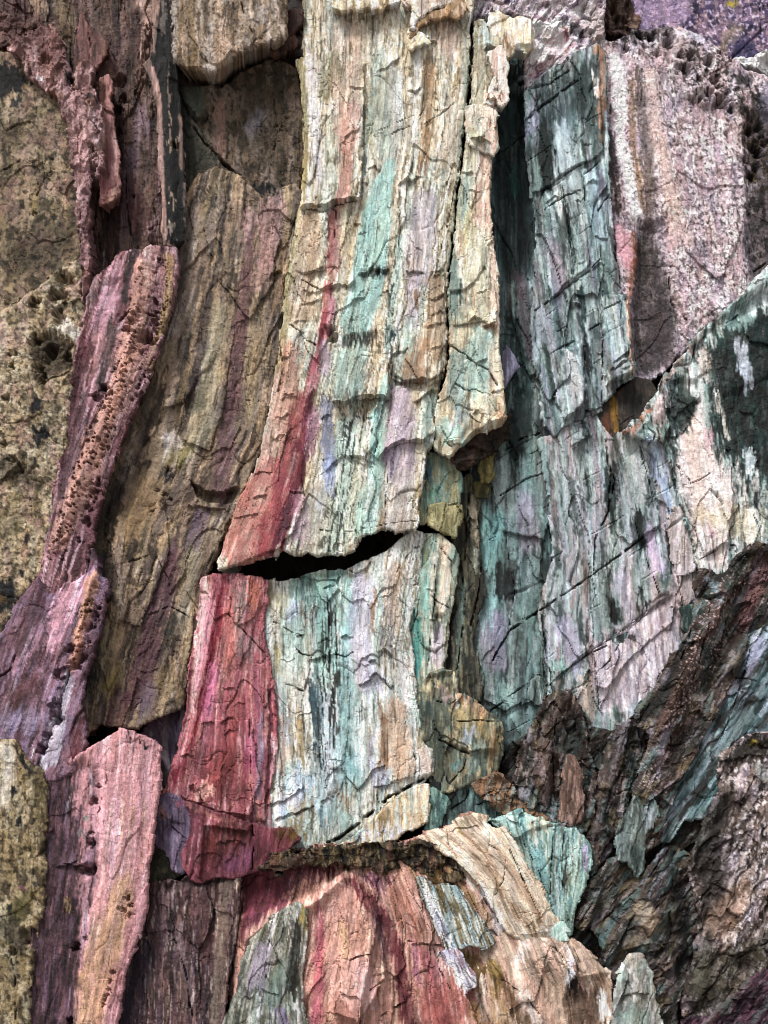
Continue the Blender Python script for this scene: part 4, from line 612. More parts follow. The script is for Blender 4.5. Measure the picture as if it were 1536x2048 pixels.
o = rock('rock_slab', '516,1170 548,1162 570,1163 600,1157 640,1147 672,1141 700,1142 724,1128 748,1118 776,1106 796,1086 812,1072 830,1064 846,1070 842,1110 838,1150 832,1190 822,1230 816,1262 822,1300 826,1340 828,1380 834,1420 840,1460 848,1490 866,1500 868,1530 862,1548 850,1560 842,1566 800,1590 770,1610 744,1640 720,1664 700,1680 660,1696 620,1696 580,1692 506,1690 506,1640 522,1600 532,1540 536,1480 534,1400 526,1340 516,1300',
     [N('d2d2c4', 14, 220, .34, .55), N('9ab8ae', 16, 300, .34, .6), N('dfe2dc', 6, 170, .26, .7), N('a08858', 7, 110, .22, .6), N('5c5440', 4, 70, .12, .6), N('b8c8c4', 18, 220, .25, .5),
      s('a4ccc0', '590,1260,60 596,1330,40', .5, 16), s('a0ccc4', '655,1180,60 660,1280,60 652,1340,60', .6, 16), s('9cc8c4', '690,1330,50 696,1440,60 700,1560,60', .65, 14), s('aec8d4', '650,1400,60 660,1500,60 650,1600,60', .5, 14), s('b4cce0', '600,1560,60 570,1620,40', .6, 12), s('6f9c90', '610,1176,70 630,1160,60 680,1150,40', .7, 12), s('90b8ac', '640,1170,26 645,1260,24 640,1330,20', .7, 6), s('a0c8c0', '694,1160,30 698,1230,28 694,1300,26', .85, 7), s('b4b08c', '560,1200,44 572,1240,36', .6, 12), s('b0bccc', '585,1210,20 582,1240,20', .6, 8), s('b8b070', '555,1290,14 556,1340,14', .6, 5), s('c8d4cc', '580,1320,40 576,1380,40', .6, 12), s('c89c9c', '552,1390,16 550,1430,18 548,1480,20', .75, 6), s('b44a54', '536,1360,12 538,1440,14 538,1520,16 530,1590,18', .8, 4), s('d8c0b0', '566,1440,26 566,1520,30', .7, 8), s('b49c6c', '598,1450,14 600,1510,18', .7, 5), s('9caab0', '574,1430,12 574,1490,12', .6, 4),
      s('2a5460', '622,1360,12 628,1420,16 634,1470,14 638,1540,10', .8, 5), s('4a8088', '630,1350,16 638,1440,16', .5, 6), N('2f2c22', 4.5, 70, .42, .85, .06, 3, '640,1200 680,1200 690,1360 672,1560 640,1580 630,1420'), N('28221c', 3.5, 50, .2, .85, .05, 3, '606,1180 625,1180 625,1270 608,1270'), s('2a2622', '666,1372,8 668,1400,8', .85, 3), s('94b8b4', '684,1380,16 690,1450,20 700,1540,30', .75, 6), s('d0d8dc', '650,1400,12 654,1480,10 660,1560,14', .7, 4),
      s('c4c0cc', '725,1170,50 720,1240,46 720,1310,50 740,1360,60', .75, 14), s('c6b09c', '790,1140,40 780,1200,34 790,1250,30', .7, 12), s('a87e58', '752,1180,10 746,1230,12 744,1270,8', .75, 4), s('8c8494', '766,1210,7 764,1290,7', .55, 3), s('9c9aa8', '784,1220,7 780,1300,7', .55, 3), s('cfb49a', '790,1420,50 790,1490,70 800,1530,70', .85, 14), s('ab8460', '760,1410,14 770,1470,16 766,1530,20', .7, 5), s('d4c6bc', '810,1330,30 815,1400,20', .6, 8), s('d8c4b4', '846,1506,24 852,1540,20', .8, 5), s('b8b8cc', '746,1470,14 740,1530,16 760,1556,40', .6, 6), s('ccd8d4', '715,1420,24 718,1520,26', .7, 6), s('a88860', '670,1580,20 700,1590,30', .4, 10), s('98b8b0', '660,1620,40 690,1640,40', .7, 10), s('7c9ca4', '640,1620,14 650,1660,14', .6, 5), s('bcae90', '570,1600,40 600,1620,40', .7, 10), s('c0c4d4', '560,1610,30 600,1590,30', .6, 8), s('a0843c', '590,1655,30 605,1660,24', .6, 7), s('9c5864', '525,1600,30 535,1660,34 560,1676,24', .85, 8), s('a4ae98', '660,1690,40 710,1668,30', .6, 8),
      C('545,1242 565,1252 585,1266 602,1270', 2.5, 14), C('585,1290 605,1310 640,1312 672,1308 676,1290', 2.4, 12), C('672,1308 690,1314 706,1304', 2, 9), C('556,1366 580,1370 606,1382', 2.5, 12), L('620,1318 645,1312 672,1308', 7, 26, 3), L('680,1275 694,1270 708,1272', 7, 16, 6), L('588,1268 600,1272 610,1270', 5, 14, 5), C('790,1160 800,1130 830,1095 840,1092', 2, 8), L('752,1306 768,1298 786,1310', 9, 14, 10), L('736,1324 750,1318 760,1330', 8, 14, 8), L('716,1368 736,1360 752,1346 772,1362 790,1378', 13, 22, 14), 
      L('530,1612 570,1600 610,1570', 6, 26, 4), L('548,1640 600,1620 628,1616', 6, 22, 5), C('560,1640 600,1624 626,1612', 2.6, 12), L('745,1576 780,1568 800,1560 822,1552', 7, 30, 3), C('630,1704 690,1668 740,1628 780,1594 846,1558', 6, 34), C('770,1690 800,1672 850,1640', 5, 26), L('640,1602 656,1596 668,1606', 5, 14, 3), B('660,1580,20 664,1560,16', 8, 12), C('700,1140 712,1150 730,1140 742,1124', 2.4, 10), R('690,1136 726,1122 742,1124 730,1142 712,1152 694,1146', 6, 0, 0, 3), L('570,1160 610,1154 660,1160 690,1150', 5, 10, 3), R('530,1160 680,1144 600,1200 532,1220', -10, 0, .15, 20), R('820,1480 866,1500 866,1548 826,1560 800,1550', 8, .2, 0, 6), C('824,1500 836,1530 828,1560', 2.2, 8), B('770,1160,40 760,1260,40 740,1330,40', 8, 30), B('780,1430,60 790,1530,60', 9, 30)],
     d=2, gx=.012, gy=.012, tonal=.82, style='fibre', base='c4c4b6', guides=g3, thick=110, bev=(9, 12), jag=(4, 2.4), nl=7, nc=6, label='pale teal and cream streaked panel beneath the overhang', cat='rock panel')
rock('rock_wedge', '664,1698 700,1682 742,1644 772,1612 806,1590 842,1574 856,1570 856,1610 852,1640 832,1650 800,1668 780,1686 740,1692 700,1700', [N('b8a078', 12, 90, .4), N('9ab4b0', 10, 90, .3), N('d8c8b0', 8, 90, .3), s('96b8b4', '700,1670,30 720,1656,20', .7), s('a08860', '770,1620,20 764,1670,16', .7, 5), s('e0c8b0', '840,1580,14 846,1620,12', .7, 4), s('b8bccc', '725,1670,20 800,1660,16', .6, 5)], d=16, style='fibre', base='c4b090', thick=60, parent=o, bev=(8, 9))
layer(o, '640,1330 690,1320 700,1400 690,1520 650,1560 640,1450', 4, -.04, 0)
o = rock('rock_sliver', '842,1070 862,1066 890,1078 906,1092 914,1108 912,1160 904,1190 896,1230 892,1290 884,1330 884,1346 856,1354 850,1380 838,1430 830,1420 828,1370 824,1310 818,1264 824,1230 836,1180 840,1130',
     [N('94b4a4', 9, 150, .4), N('c8bca4', 10, 120, .35), N('5c7468', 7, 90, .25), s('5ca89c', '834,1240,20 838,1290,24 832,1340,18', .85, 5), s('8cb8a8', '850,1090,16 848,1160,18 846,1220,20', .7, 5), s('d4c0a8', '890,1090,26 892,1160,20 880,1230,24', .8, 6), s('c0b4bc', '876,1270,24 872,1330,22', .75, 5), s('b8b070', '850,1080,7 848,1130,7', .6, 3), s('6c6674', '878,1240,12 872,1272,10', .8, 3), C('842,1110 850,1080 862,1074', 2, 7), C('872,1084 890,1106 904,1124', 2.4, 12), L('850,1182 860,1178 868,1180', 5, 8, 4), C('862,1192 878,1206 898,1216', 2, 9), L('858,1242 866,1238 874,1240', 4, 8, 3), C('838,1200 834,1230 822,1260', 2.5, 10), C('868,1130 872,1180 862,1260 856,1340', 2, 8), R('866,1230 888,1230 886,1290 870,1284', -7, 0, 0, 4), L('866,1284 878,1286 888,1292', 3, 10, 5)],
     d=-6, gx=-.02, style='slate', base='a8ac98', guides=['842,1060 826,1250 836,1430', '912,1060 890,1250 884,1430'], thick=80, label='thin teal and beige sliver right of the pale panel', cat='rock sliver')
# stones in the notch under the narrow column
o = rock('rock_block', '850,925 862,908 884,912 900,924 918,940 926,952 920,980 916,1002 900,1006 880,1004 866,1014 856,1036 846,1044 838,1040 842,1000 850,960', [N('6c9488', 9, 60, .4), N('a89c74', 9, 60, .35), s('3c7088', '858,930,10 856,960,12', .75, 4), s('8a7c50', '900,950,24 905,990,22', .6, 6), s('68a08c', '866,990,20 860,1010,18', .7)], d=4, style='slate', base='7c9484', thick=60, bev=(8, 10), label='blue green block hanging in the dark notch', cat='rock block')
o = rock('rock_block', '858,1016 880,1008 902,1012 918,1006 920,1030 914,1048 912,1072 896,1068 878,1058 862,1046 856,1034', [N('8a8858', 9, 40, .4), N('b4ac84', 8, 40, .3)], d=8, style='slate', base='a09c74', thick=50, bev=(8, 10), label='yellowish block at the bottom of the dark notch', cat='rock block')
o = rock('stone', '962,910 986,905 986,950 980,960 966,958 958,940', [N('6a6030', 8, 30, .4)], d=-12, style='smooth', base='8c8250', thick=40, bev=(6, 8), label='small olive stone under the overhanging foot', cat='stone')
o = rock('stone', '952,968 972,962 978,978 970,990 956,990', [N('4c4820', 8, 20, .4)], d=-20, style='smooth', base='6c6436', thick=40, bev=(6, 8), label='smallest olive stone at the bottom of the notch', cat='stone')
o = rock('rock_sliver', '902,1060 918,1020 922,960 940,950 956,975 958,1000 952,1040 956,1100 966,1150 964,1200 954,1240 944,1290 956,1330 960,1370 958,1400 930,1395 912,1400 890,1385 884,1350 888,1290 898,1230 908,1180 914,1110',
     [N('3c3c30', 8, 120, .4, .7), N('8c8668', 9, 110, .35), N('2c4440', 8, 90, .3), s('988c74', '944,1010,20 950,1080,16', .8, 5), s('a8b0a0', '952,1100,9 954,1150,10', .8, 3), s('5a503c', '960,1150,20 950,1220,18', .7, 5), s('22302c', '904,1200,12 900,1260,12 898,1330,14', .9, 4), s('7c9488', '926,1160,14 918,1240,14 916,1340,8', .7, 4), C('940,960 934,1040 930,1120', 2.4, 10), C('956,1020 966,1100 960,1170 942,1250', 2.6, 14), C('920,1110 930,1200 926,1260 914,1340', 2.4, 14), L('920,1048 936,1040 952,1042', 5, 14, 3), L('910,1180 918,1176 928,1180', 4, 10)],
     d=-26, style='slate', base='6a6654', ang=2, thick=80, label='dark olive sliver between the notch and the green wall', cat='rock sliver')
# rounded block and stones below it
o = rock('boulder', '838,1440 842,1390 850,1356 862,1344 884,1342 908,1344 912,1370 908,1394 930,1394 950,1402 964,1412 974,1424 992,1434 1000,1450 1004,1480 1002,1510 994,1540 976,1552 946,1560 920,1572 890,1580 868,1570 866,1530 868,1505 852,1490',
     [N('6c8478', 20, 60, .4), N('a48c60', 16, 50, .35), N('c8bc98', 10, 40, .25), N('3c4c44', 9, 40, .25), P('4c6058', '838,1400 880,1390 890,1450 900,1560 868,1570 866,1510 846,1480', .7, 12), s('c09a78', '920,1400,20 950,1412,22 968,1430,18', .85, 6), s('b4a070', '925,1430,40 960,1450,40', .6, 12), s('a8b4c0', '944,1460,20 930,1480,18', .6, 6), s('4c9098', '920,1525,20 912,1530,16', .7, 5), s('b09490', '884,1380,20 900,1390,18', .7, 6), s('b48c60', '990,1470,16 985,1510,18', .7, 6), s('dcd8cc', '912,1410,8 918,1418,8', .7, 3), s('8aa49c', '960,1500,30 940,1540,30', .6, 8),
      C('868,1400 900,1410 912,1400', 2, 8), C('880,1480 910,1496 938,1506 960,1500', 2.6, 14), C('938,1506 925,1540 900,1566', 2.2, 10), C('900,1440 930,1444 960,1440 990,1444', 2, 7), R('842,1350 908,1344 908,1392 870,1398 846,1390', -10, 0, 0, 4), R('900,1400 960,1412 1000,1450 990,1500 940,1506 890,1480', 8, .1, .1, 6), L('880,1470 912,1480 940,1496', 5, 20, 3)],
     d=22, gx=.02, style='slate', base='8a8c74', ang=-4, thick=110, dome=14, bev=(14, 18), label='rounded green and tan boulder right of the pale panel', cat='boulder')
o = rock('stone', '866,1552 890,1540 912,1548 912,1580 900,1596 886,1592 868,1584', [N('1f2c2a', 10, 40, .4)], d=10, style='smooth', base='33413e', thick=60, bev=(9, 10), label='dark slate stone under the rounded boulder', cat='stone')
o = rock('stone', '852,1572 866,1578 886,1590 892,1600 886,1630 878,1650 870,1660 852,1658 852,1610', [N('4c6c64', 9, 40, .4), N('9cb8a8', 8, 40, .3)], d=14, style='smooth', base='6c9088', thick=60, bev=(8, 10), label='teal stone beside the end of the slanting crack', cat='stone')
o = rock('stone', '884,1650 896,1600 910,1580 930,1566 946,1560 960,1574 976,1590 996,1600 1010,1620 1000,1640 960,1636 930,1640 905,1660', [N('4c6460', 12, 40, .4), N('8cb0ac', 12, 40, .3), N('2c3430', 8, 40, .2), C('900,1620 930,1600 946,1566', 2.4, 12), C('930,1640 950,1610 990,1600', 2.2, 10)], d=6, style='slate', base='6c8680', thick=70, bev=(10, 12), label='cracked blue grey stone wedged above the mound', cat='stone')
o = rock('stone', '946,1568 966,1556 990,1544 1004,1552 1010,1566 1024,1576 1036,1600 1060,1618 1090,1636 1100,1648 1060,1640 1010,1630 980,1600 960,1590', [N('a8805c', 12, 30, .4), N('7c6450', 10, 30, .3), N('8ca09c', 10, 30, .2), C('960,1596 990,1580 1020,1578', 2.2, 9)], d=14, style='crag', base='98785c', thick=60, pl=(6, 26, 30), bev=(8, 10), label='brown ledge stone stepping down towards the teal block', cat='stone')
# crimson facets
o = rock('rock_block', '372,1606 400,1614 430,1628 470,1638 500,1648 540,1660 580,1660 598,1676 572,1700 548,1720 520,1738 500,1744 470,1754 430,1752 404,1764 384,1758 372,1736 366,1710 380,1680 388,1650 382,1626',
     [s('c08078', '376,1610,12 420,1630,10 480,1644,8', .9, 3, .4), s('a85868', '394,1632,14 388,1680,12 374,1706,12 388,1744,10 402,1758,10', .9, 3, .4), P('8a443c', '420,1644 490,1640 504,1700 450,1722 408,1712', .8, 8), P('ac6a90', '470,1700 504,1690 506,1742 430,1750', .6, 12), s('b05c6c', '520,1664,30 540,1690,36', .7, 10), s('a08038', '566,1664,30 590,1670,20', .8, 6), N('6c2c34', 14, 60, .25, .5), N('c47c88', 8, 60, .15, .5), C('504,1650 508,1690 504,1740', 2.4, 12), R('400,1634 500,1650 496,1664 412,1652', 8, 0, .4, 3), R('384,1636 410,1650 404,1760 372,1730', 5, .4, 0, 3), L('430,1690 470,1680 496,1690', 4, 20, 2)],
     d=34, gy=-.12, style='smooth', base='9a505a', ang=-8, thick=110, tonal=.85, bev=(6, 7), jag=(3, 2), label='faceted crimson block under the striped panel')
rock('rock_facet', '318,1600 330,1594 348,1590 362,1600 380,1616 386,1640 378,1682 362,1704 372,1738 360,1742 346,1738 340,1722 334,1700 318,1690 310,1682 314,1650', [N('6c5a78', 16, 60, .35, .5), N('a094a8', 14, 50, .2, .5), s('c08070', '324,1612,12 332,1630,10', .7, 4), s('b8687c', '352,1596,8 384,1620,8', .8, 3), C('322,1628 350,1660 376,1680', 2, 8), R('334,1640 380,1650 360,1700 340,1700', -3, .2, .1, 4)], d=20, gx=.3, gy=-.1, style='smooth', base='84728a', thick=70, tonal=.85, parent=o, bev=(5, 6), jag=(3, 2), label='purple facet')
o = rock('stone', '292,1694 312,1684 336,1692 344,1724 360,1742 340,1760 300,1768 278,1768 284,1720', [N('3c3a28', 16, 30, .4), N('7a765c', 14, 24, .25)], d=2, style='rough', base='5c5840', thick=50, tonal=.9, label='olive stone in the corner beside the crimson block')
# block left of the mound
o = rock('rock_block', '282,1772 300,1768 340,1764 360,1768 380,1752 420,1744 450,1742 462,1736 474,1738 478,1750 476,1790 472,1850 464,1900 458,1950 450,2000 446,2060 444,2140 190,2140 210,2060 230,1990 240,1950 260,1900 276,1860 280,1820',
     [N('6a4a4c', 14, 150, .4, .6), N('8c7080', 12, 150, .3, .6), N('4a3438', 14, 110, .28, .65), N('a88478', 9, 120, .2, .6), N('c4b4a8', 5, 60, .1, .6), s('7c5050', '400,1800,40 410,1900,40', .6, 12), s('988474', '452,1760,26 444,1850,24 440,1940,30 430,2040,30', .85, 7), s('d8c8b0', '474,1742,8 476,1770,6', .9, 3), s('a8888c', '330,1780,24 322,1860,20', .7, 7), s('544458', '290,1900,50 270,1980,60 240,2080,60', .7, 16), s('98868c', '360,1860,14 364,1920,14 380,1980,14', .6, 5), s('4a3c34', '320,1762,20 360,1768,20 400,1754,16', .6, 5), L('290,1866 320,1862 350,1858', 5, 30, 2), C('350,1880 370,1940 385,2040', 2.4, 8), C('300,1800 290,1860 300,1900', 2, 7), R('280,1770 340,1766 400,1752 460,1744 470,1756 340,1784 280,1800', -9, 0, .2, 5)],
     d=14, gx=.05, tonal=.8, style='fibre', base='806060', ang=-4, thick=120, bev=(8, 9), jag=(4, 2), rough=3, nl=4, nc=3, label='purple brown block with a flat top and a pale right corner at the bottom', cat='rock block')
# the folded mound
gm = ['470,1700 460,1900 440,2140', '600,1690 570,1820 480,2140', '690,1730 690,1850 640,2140', '780,1700 830,1860 850,2140', '880,1690 970,1860 1030,2140', '1010,1650 1090,1820 1230,2140']
o = rock('rock_mound', '470,1764 480,1752 520,1742 520,1734 544,1716 570,1702 620,1696 680,1690 740,1694 770,1688 790,1692 820,1680 850,1668 880,1660 910,1648 926,1634 946,1630 972,1634 962,1650 996,1664 1010,1660 1024,1680 1034,1704 1048,1730 1064,1756 1078,1770 1090,1800 1104,1830 1120,1850 1132,1866 1140,1880 1160,1890 1190,1920 1206,1936 1220,1950 1224,2000 1230,2140 430,2140 446,2060 456,1960 466,1880 472,1800',
     [N('b48878', 18, 220, .3, .4), N('d4b8a0', 10, 160, .2, .4), N('8c6450', 9, 120, .15, .4), N('6c5444', 5, 70, .1, .5),
      s('8c3c4c', '500,1760,60 560,1740,60 620,1730,40 660,1740,30', .9, 12), P('843444', '476,1760 560,1750 590,1780 540,1830 500,1860 470,1900', .9, 10), s('7c4a5c', '560,1780,20 600,1760,30 640,1745,20', .7, 6), s('9c5064', '500,1840,16 540,1820,14 580,1800,12', .8, 4),
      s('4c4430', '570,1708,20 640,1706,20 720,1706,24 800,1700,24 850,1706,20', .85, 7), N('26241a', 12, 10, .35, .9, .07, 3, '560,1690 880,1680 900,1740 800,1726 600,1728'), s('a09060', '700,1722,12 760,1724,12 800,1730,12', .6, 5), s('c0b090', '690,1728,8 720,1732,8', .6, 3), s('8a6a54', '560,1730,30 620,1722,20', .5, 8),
      s('dcb0a0', '690,1760,22 660,1790,44 620,1808,20', .9, 6), s('d4a494', '660,1800,60 664,1860,60 670,1900,50', .7, 14), s('d0a090', '670,1790,40 670,1880,60 680,1960,60 690,2040,50', .7, 14), s('c47078', '640,1810,18 640,1880,20 636,1960,24 630,2060,26', .85, 6), s('c4a478', '686,1850,20 690,1890,22', .6, 8), s('e0b0a8', '720,1930,40 740,2000,40', .7, 12), s('b07868', '690,2020,50 700,2070,50', .6, 12),
      s('8c3c48', '690,1740,14 720,1780,24 760,1830,28 790,1890,30 806,1960,30 820,2080,30', .85, 8), s('7c4668', '730,1750,20 762,1770,26 780,1772,18', .7, 6), s('8c5a6c', '750,1830,18 770,1900,20', .6, 6), s('a46c58', '790,1790,40 830,1860,50', .6, 12), s('b0626a', '850,1900,30 870,1960,44 880,2060,50', .7, 12), s('a05c80', '826,1890,16 836,1960,14', .6, 5), s('b49088', '876,1900,26 890,1950,24', .7, 6), P('a85850', '830,1970 920,1950 960,1980 930,2040 900,2140 830,2140', .7, 14),
      s('8c7430', '830,1730,30 870,1750,34 900,1780,30', .75, 8), s('6c5c2c', '840,1745,12 880,1770,12', .5, 4), s('dcdce4', '848,1770,16 862,1800,16 880,1850,22 900,1890,14', .95, 4), s('e0e0ec', '900,1920,20 920,1960,16 936,1975,8', .95, 4), s('4c444c', '876,1830,8 896,1870,8', .6, 2), s('a8c4cc', '890,1780,12 906,1810,18 930,1850,22 960,1880,20', .8, 4), N('f0ecdc', 4, 40, .3, .8, .05, 3, '880,1770 910,1780 980,1890 940,1900'), s('8c7434', '930,1920,34 970,1960,50 980,1990,40', .8, 8), s('a48c50', '900,1740,20 940,1790,20 980,1850,20 1010,1900,20', .6, 6),
      s('e0c4ac', '900,1700,20 930,1730,20 950,1770,16', .8, 5), s('dcdcf0', '964,1776,12 980,1810,12 1000,1850,16', .8, 4), s('d8c8c4', '990,1860,30 1020,1880,30', .7, 8), s('6c5440', '930,1690,10 960,1720,10 990,1780,8', .5, 3), s('7c6650', '930,1640,40 955,1640,30', .6, 6), s('9a8a40', '920,1660,14 932,1650,14', .7, 4), s('b8cfc0', '974,1646,14 972,1660,12', .8, 4), s('dcccb0', '1016,1670,14 1024,1690,12', .8, 4),
      s('c8a484', '1060,1890,50 1100,1920,60 1140,1960,60', .8, 12), s('dce0ec', '1128,1890,14 1140,1920,14 1136,1960,14', .85, 4), s('dcd8d4', '1086,1870,20 1104,1858,14', .7, 4), s('3c3030', '1142,1900,6 1152,1930,8 1146,1970,16', .75, 3), s('dcb49c', '1040,1950,40 1080,2000,40 1110,2060,40', .8, 10), s('7c5c38', '1030,2000,30 1060,2060,30', .6, 8), s('b08a50', '960,2020,50 1000,2070,50', .6, 12), s('76543c', '1150,2000,50 1180,2060,60 1200,1960,40', .7, 10), s('e0e0dc', '1206,1990,16 1214,2040,20', .85, 4), s('c4b8b0', '960,1996,14 970,2050,14', .6, 4),
      C('700,1868 720,1860 740,1856', 2.2, 9), C('692,1924 716,1912 742,1906', 2.5, 13), C('740,1980 760,1966 768,1958', 2.2, 9), L('780,2030 800,2010 816,2000', 4, 16, 2), C('760,2035 800,2010', 2.4, 11), C('816,1882 850,1888 880,1890 910,1896', 2.2, 10), C('870,1900 880,1940 900,1976', 2, 8), C('956,1770 970,1800 990,1830 1004,1850', 2.4, 10), C('980,1700 1010,1720 1006,1760 990,1790', 2, 7), C('1030,1800 1000,1830 1010,1840', 1.8, 6), C('1086,1876 1100,1862 1110,1850', 2, 8), C('1128,1886 1148,1910 1152,1940 1140,1980', 3, 14), C('1084,1936 1110,1950 1130,1980', 2.2, 9), C('1000,1960 1050,2000 1090,2040', 2, 6), C('520,1734 560,1710 620,1702', 3, 14), L('1060,1868 1090,1872 1124,1880', 8, 40, 4),
      # folded form: flat ledge on top, ridge at the peak, valleys either side
      R('474,1758 700,1716 690,1738 640,1790 600,1806 540,1830 480,1880 470,1900', -5, .02, .03, 14), R('470,1830 540,1815 600,1800 640,1790 690,1740 720,1760 760,1830 700,2140 450,2140 460,1900', 22, .02, .02, 6), B('690,1752,14 640,1797,14 605,1817,14 540,1842,12 490,1880,12', 20, 14), B('700,1770,30 740,1880,30 760,2000,40', 10, 36), R('540,1690 900,1680 900,1730 800,1740 700,1736 560,1738', -8, 0, .2, 8), L('560,1724 640,1722 700,1734 790,1744', 0, 10, 8, 14), B('960,1690,60 1020,1780,60 1060,1850,50', 18, 40), R('840,1760 900,1770 990,1890 930,1970 880,1900', -9, 0, 0, 12), L('820,1886 860,1888 900,1896', 6, 30, 3), B('880,1950,60 880,2080,60', 10, 40), B('1100,1920,50 1130,1960,40', 12, 26), R('1140,1890 1220,1950 1230,2140 1150,2140 1130,1990', -10, .1, 0, 8)],
     d=52, gy=.05, dome=70, tonal=1.02, style='fibre', base='cc9c8c', guides=gm, thick=170, bev=(16, 22), jag=(5, 2.4), nl=7, nc=7, pl=(5.5, 40, 110), label='large folded pink and tan mound at the bottom centre', cat='rock mound')
layer(o, '660,1840 720,1800 760,1850 770,1960 720,2040 660,2020', 6, 0, .03)
layer(o, '830,1920 900,1905 930,1980 960,2060 840,2080', 7, 0, .03)
rock('rock_bed', '838,1676 870,1664 908,1650 926,1636 946,1630 972,1634 964,1650 996,1664 1010,1660 1024,1680 1036,1706 1050,1732 1066,1758 1080,1772 1092,1802 1106,1832 1122,1852 1128,1868 1100,1872 1084,1884 1050,1880 1016,1862 1000,1842 984,1806 966,1776 946,1750 920,1724 890,1704',
     [N('d8c0a4', 12, 140, .4, .5), N('b09474', 9, 120, .25, .5), s('e2cab4', '880,1680,20 930,1716,24 966,1764,20 990,1810,18', .8, 6), s('a48462', '930,1670,16 976,1720,18 1010,1790,16 1050,1850,16', .6, 6), s('dcdcee', '968,1780,10 982,1812,12 1002,1848,14', .85, 4), s('7c6650', '936,1640,26 956,1645,22', .6, 5), s('9a8a40', '920,1660,14 932,1650,14', .7, 4), s('b8cfc0', '974,1646,14 972,1660,12', .8, 4), s('d8d0b8', '1012,1668,16 1028,1694,14 1044,1724,12', .8, 5), s('e0dcd0', '1090,1860,20 1110,1858,14', .7, 5), s('b89c80', '1000,1700,20 1040,1770,20 1084,1840,20', .6, 7),
      C('980,1690 1012,1716 1006,1760 990,1790', 2, 7), C('1020,1700 1050,1770 1090,1850', 2.2, 9), L('900,1664 930,1654 960,1652', 4, 12, 3), L('1040,1870 1070,1866 1100,1862', 4, 16, 2), B('960,1690,60 1020,1770,60 1070,1840,50', 14, 34)],
     d=74, gx=-.02, dome=22, style='fibre', base='d0bea8', guides=['838,1660 940,1760 1010,1900', '930,1630 1030,1760 1090,1900', '1010,1640 1080,1760 1140,1900'], thick=60, parent=o, bev=(10, 10), tonal=.92, fib=1.2, label='cream bed curling over the right shoulder of the mound')
rock('rock_bed', '960,1900 990,1880 1020,1868 1056,1874 1096,1878 1130,1880 1160,1892 1188,1918 1206,1936 1222,1950 1226,2010 1230,2140 1000,2140 986,2040 960,1980',
     [N('d8bca8', 16, 180, .4, .5), N('94745c', 10, 120, .2, .5), N('c89c8c', 14, 120, .2, .5), s('9c8438', '986,1930,30 1000,1980,26', .7, 8), s('e0dcd8', '1050,1884,14 1030,1930,14 1050,1990,14 1084,2060,16', .6, 8), s('dce0ec', '1130,1892,12 1142,1924,12 1138,1966,12', .9, 4), s('3a2e2e', '1146,1904,6 1156,1934,8 1150,1972,18 1140,1984,18', .85, 4), s('dcb49c', '1040,1950,30 1080,2000,34 1110,2060,30', .7, 8), s('7c5c38', '1000,1960,24 1040,2030,30 1080,2100,30', .7, 8), s('b08a50', '990,1990,26 1010,2070,40', .6, 10), s('76543c', '1160,2000,40 1180,2060,60 1200,1970,30', .75, 10), s('e0e0dc', '1208,1990,16 1216,2040,18', .85, 5),
      C('1086,1884 1110,1896 1134,1930 1144,1976', 2.6, 12), C('1004,1960 1050,1990 1096,2050', 2.4, 10), L('1086,1940 1106,1952 1130,1984', -6, 14), B('1080,1900,60 1140,1950,40', 18, 30), B('1040,1960,30 1080,2040,30', 10, 24), R('1146,1960 1220,1950 1230,2140 1160,2140 1130,2000', -12, .1, 0, 6)],
     d=66, dome=30, style='fibre', base='c6b09a', guides=['960,1880 980,1980 1000,2140', '1080,1860 1130,1960 1150,2140', '1180,1880 1230,1980 1240,2140'], thick=60, parent=o, bev=(10, 12), tonal=.84, fib=1.2, label='tan rounded bed with a white rimmed hollow low on the right of the mound')
rock('mossy_ledge', '516,1744 545,1722 575,1710 620,1699 680,1692 740,1695 800,1691 850,1688 880,1700 906,1722 926,1748 934,1768 920,1776 892,1764 860,1752 820,1744 780,1742 740,1734 700,1728 640,1724 590,1728 548,1744',
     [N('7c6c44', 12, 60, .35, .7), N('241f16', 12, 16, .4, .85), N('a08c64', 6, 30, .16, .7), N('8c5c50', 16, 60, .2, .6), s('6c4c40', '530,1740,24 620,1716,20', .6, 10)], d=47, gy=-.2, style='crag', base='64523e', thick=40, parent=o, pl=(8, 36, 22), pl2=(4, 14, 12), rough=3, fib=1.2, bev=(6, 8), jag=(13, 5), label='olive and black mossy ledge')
rock('rock_bed', '836,1756 852,1762 866,1776 886,1770 910,1778 928,1800 950,1830 972,1862 986,1884 980,1896 940,1890 918,1896 900,1906 884,1880 866,1836 850,1800',
     [N('d8dcd0', 6, 60, .3, .7), N('8cacb4', 8, 60, .3, .7), N('8c7438', 9, 70, .3, .8), N('54504a', 4, 40, .2, .8), s('e4e4f0', '850,1776,12 862,1806,16 884,1856,20 900,1892,12', .9, 4), s('4c4450', '874,1826,9 896,1872,10', .7, 3), s('8c7834', '900,1790,10 930,1830,10', .5, 5)], d=64, style='fibre', tonal=.9, base='a8b0a4', guides=['836,1740 890,1910', '920,1740 990,1910'], thick=40, parent=o, bev=(5, 6), label='white and pale blue splintered bed on the mound')
rock('rock_bed', '878,1906 910,1900 928,1920 944,1950 950,1972 936,1976 918,1966 900,1950', [N('dcdce8', 8, 60, .3, .7), N('6c6474', 6, 50, .35, .7), N('a45c60', 8, 60, .2, .7)], d=66, style='fibre', base='c8c4d0', ang=24, thick=40, parent=o, bev=(5, 6))
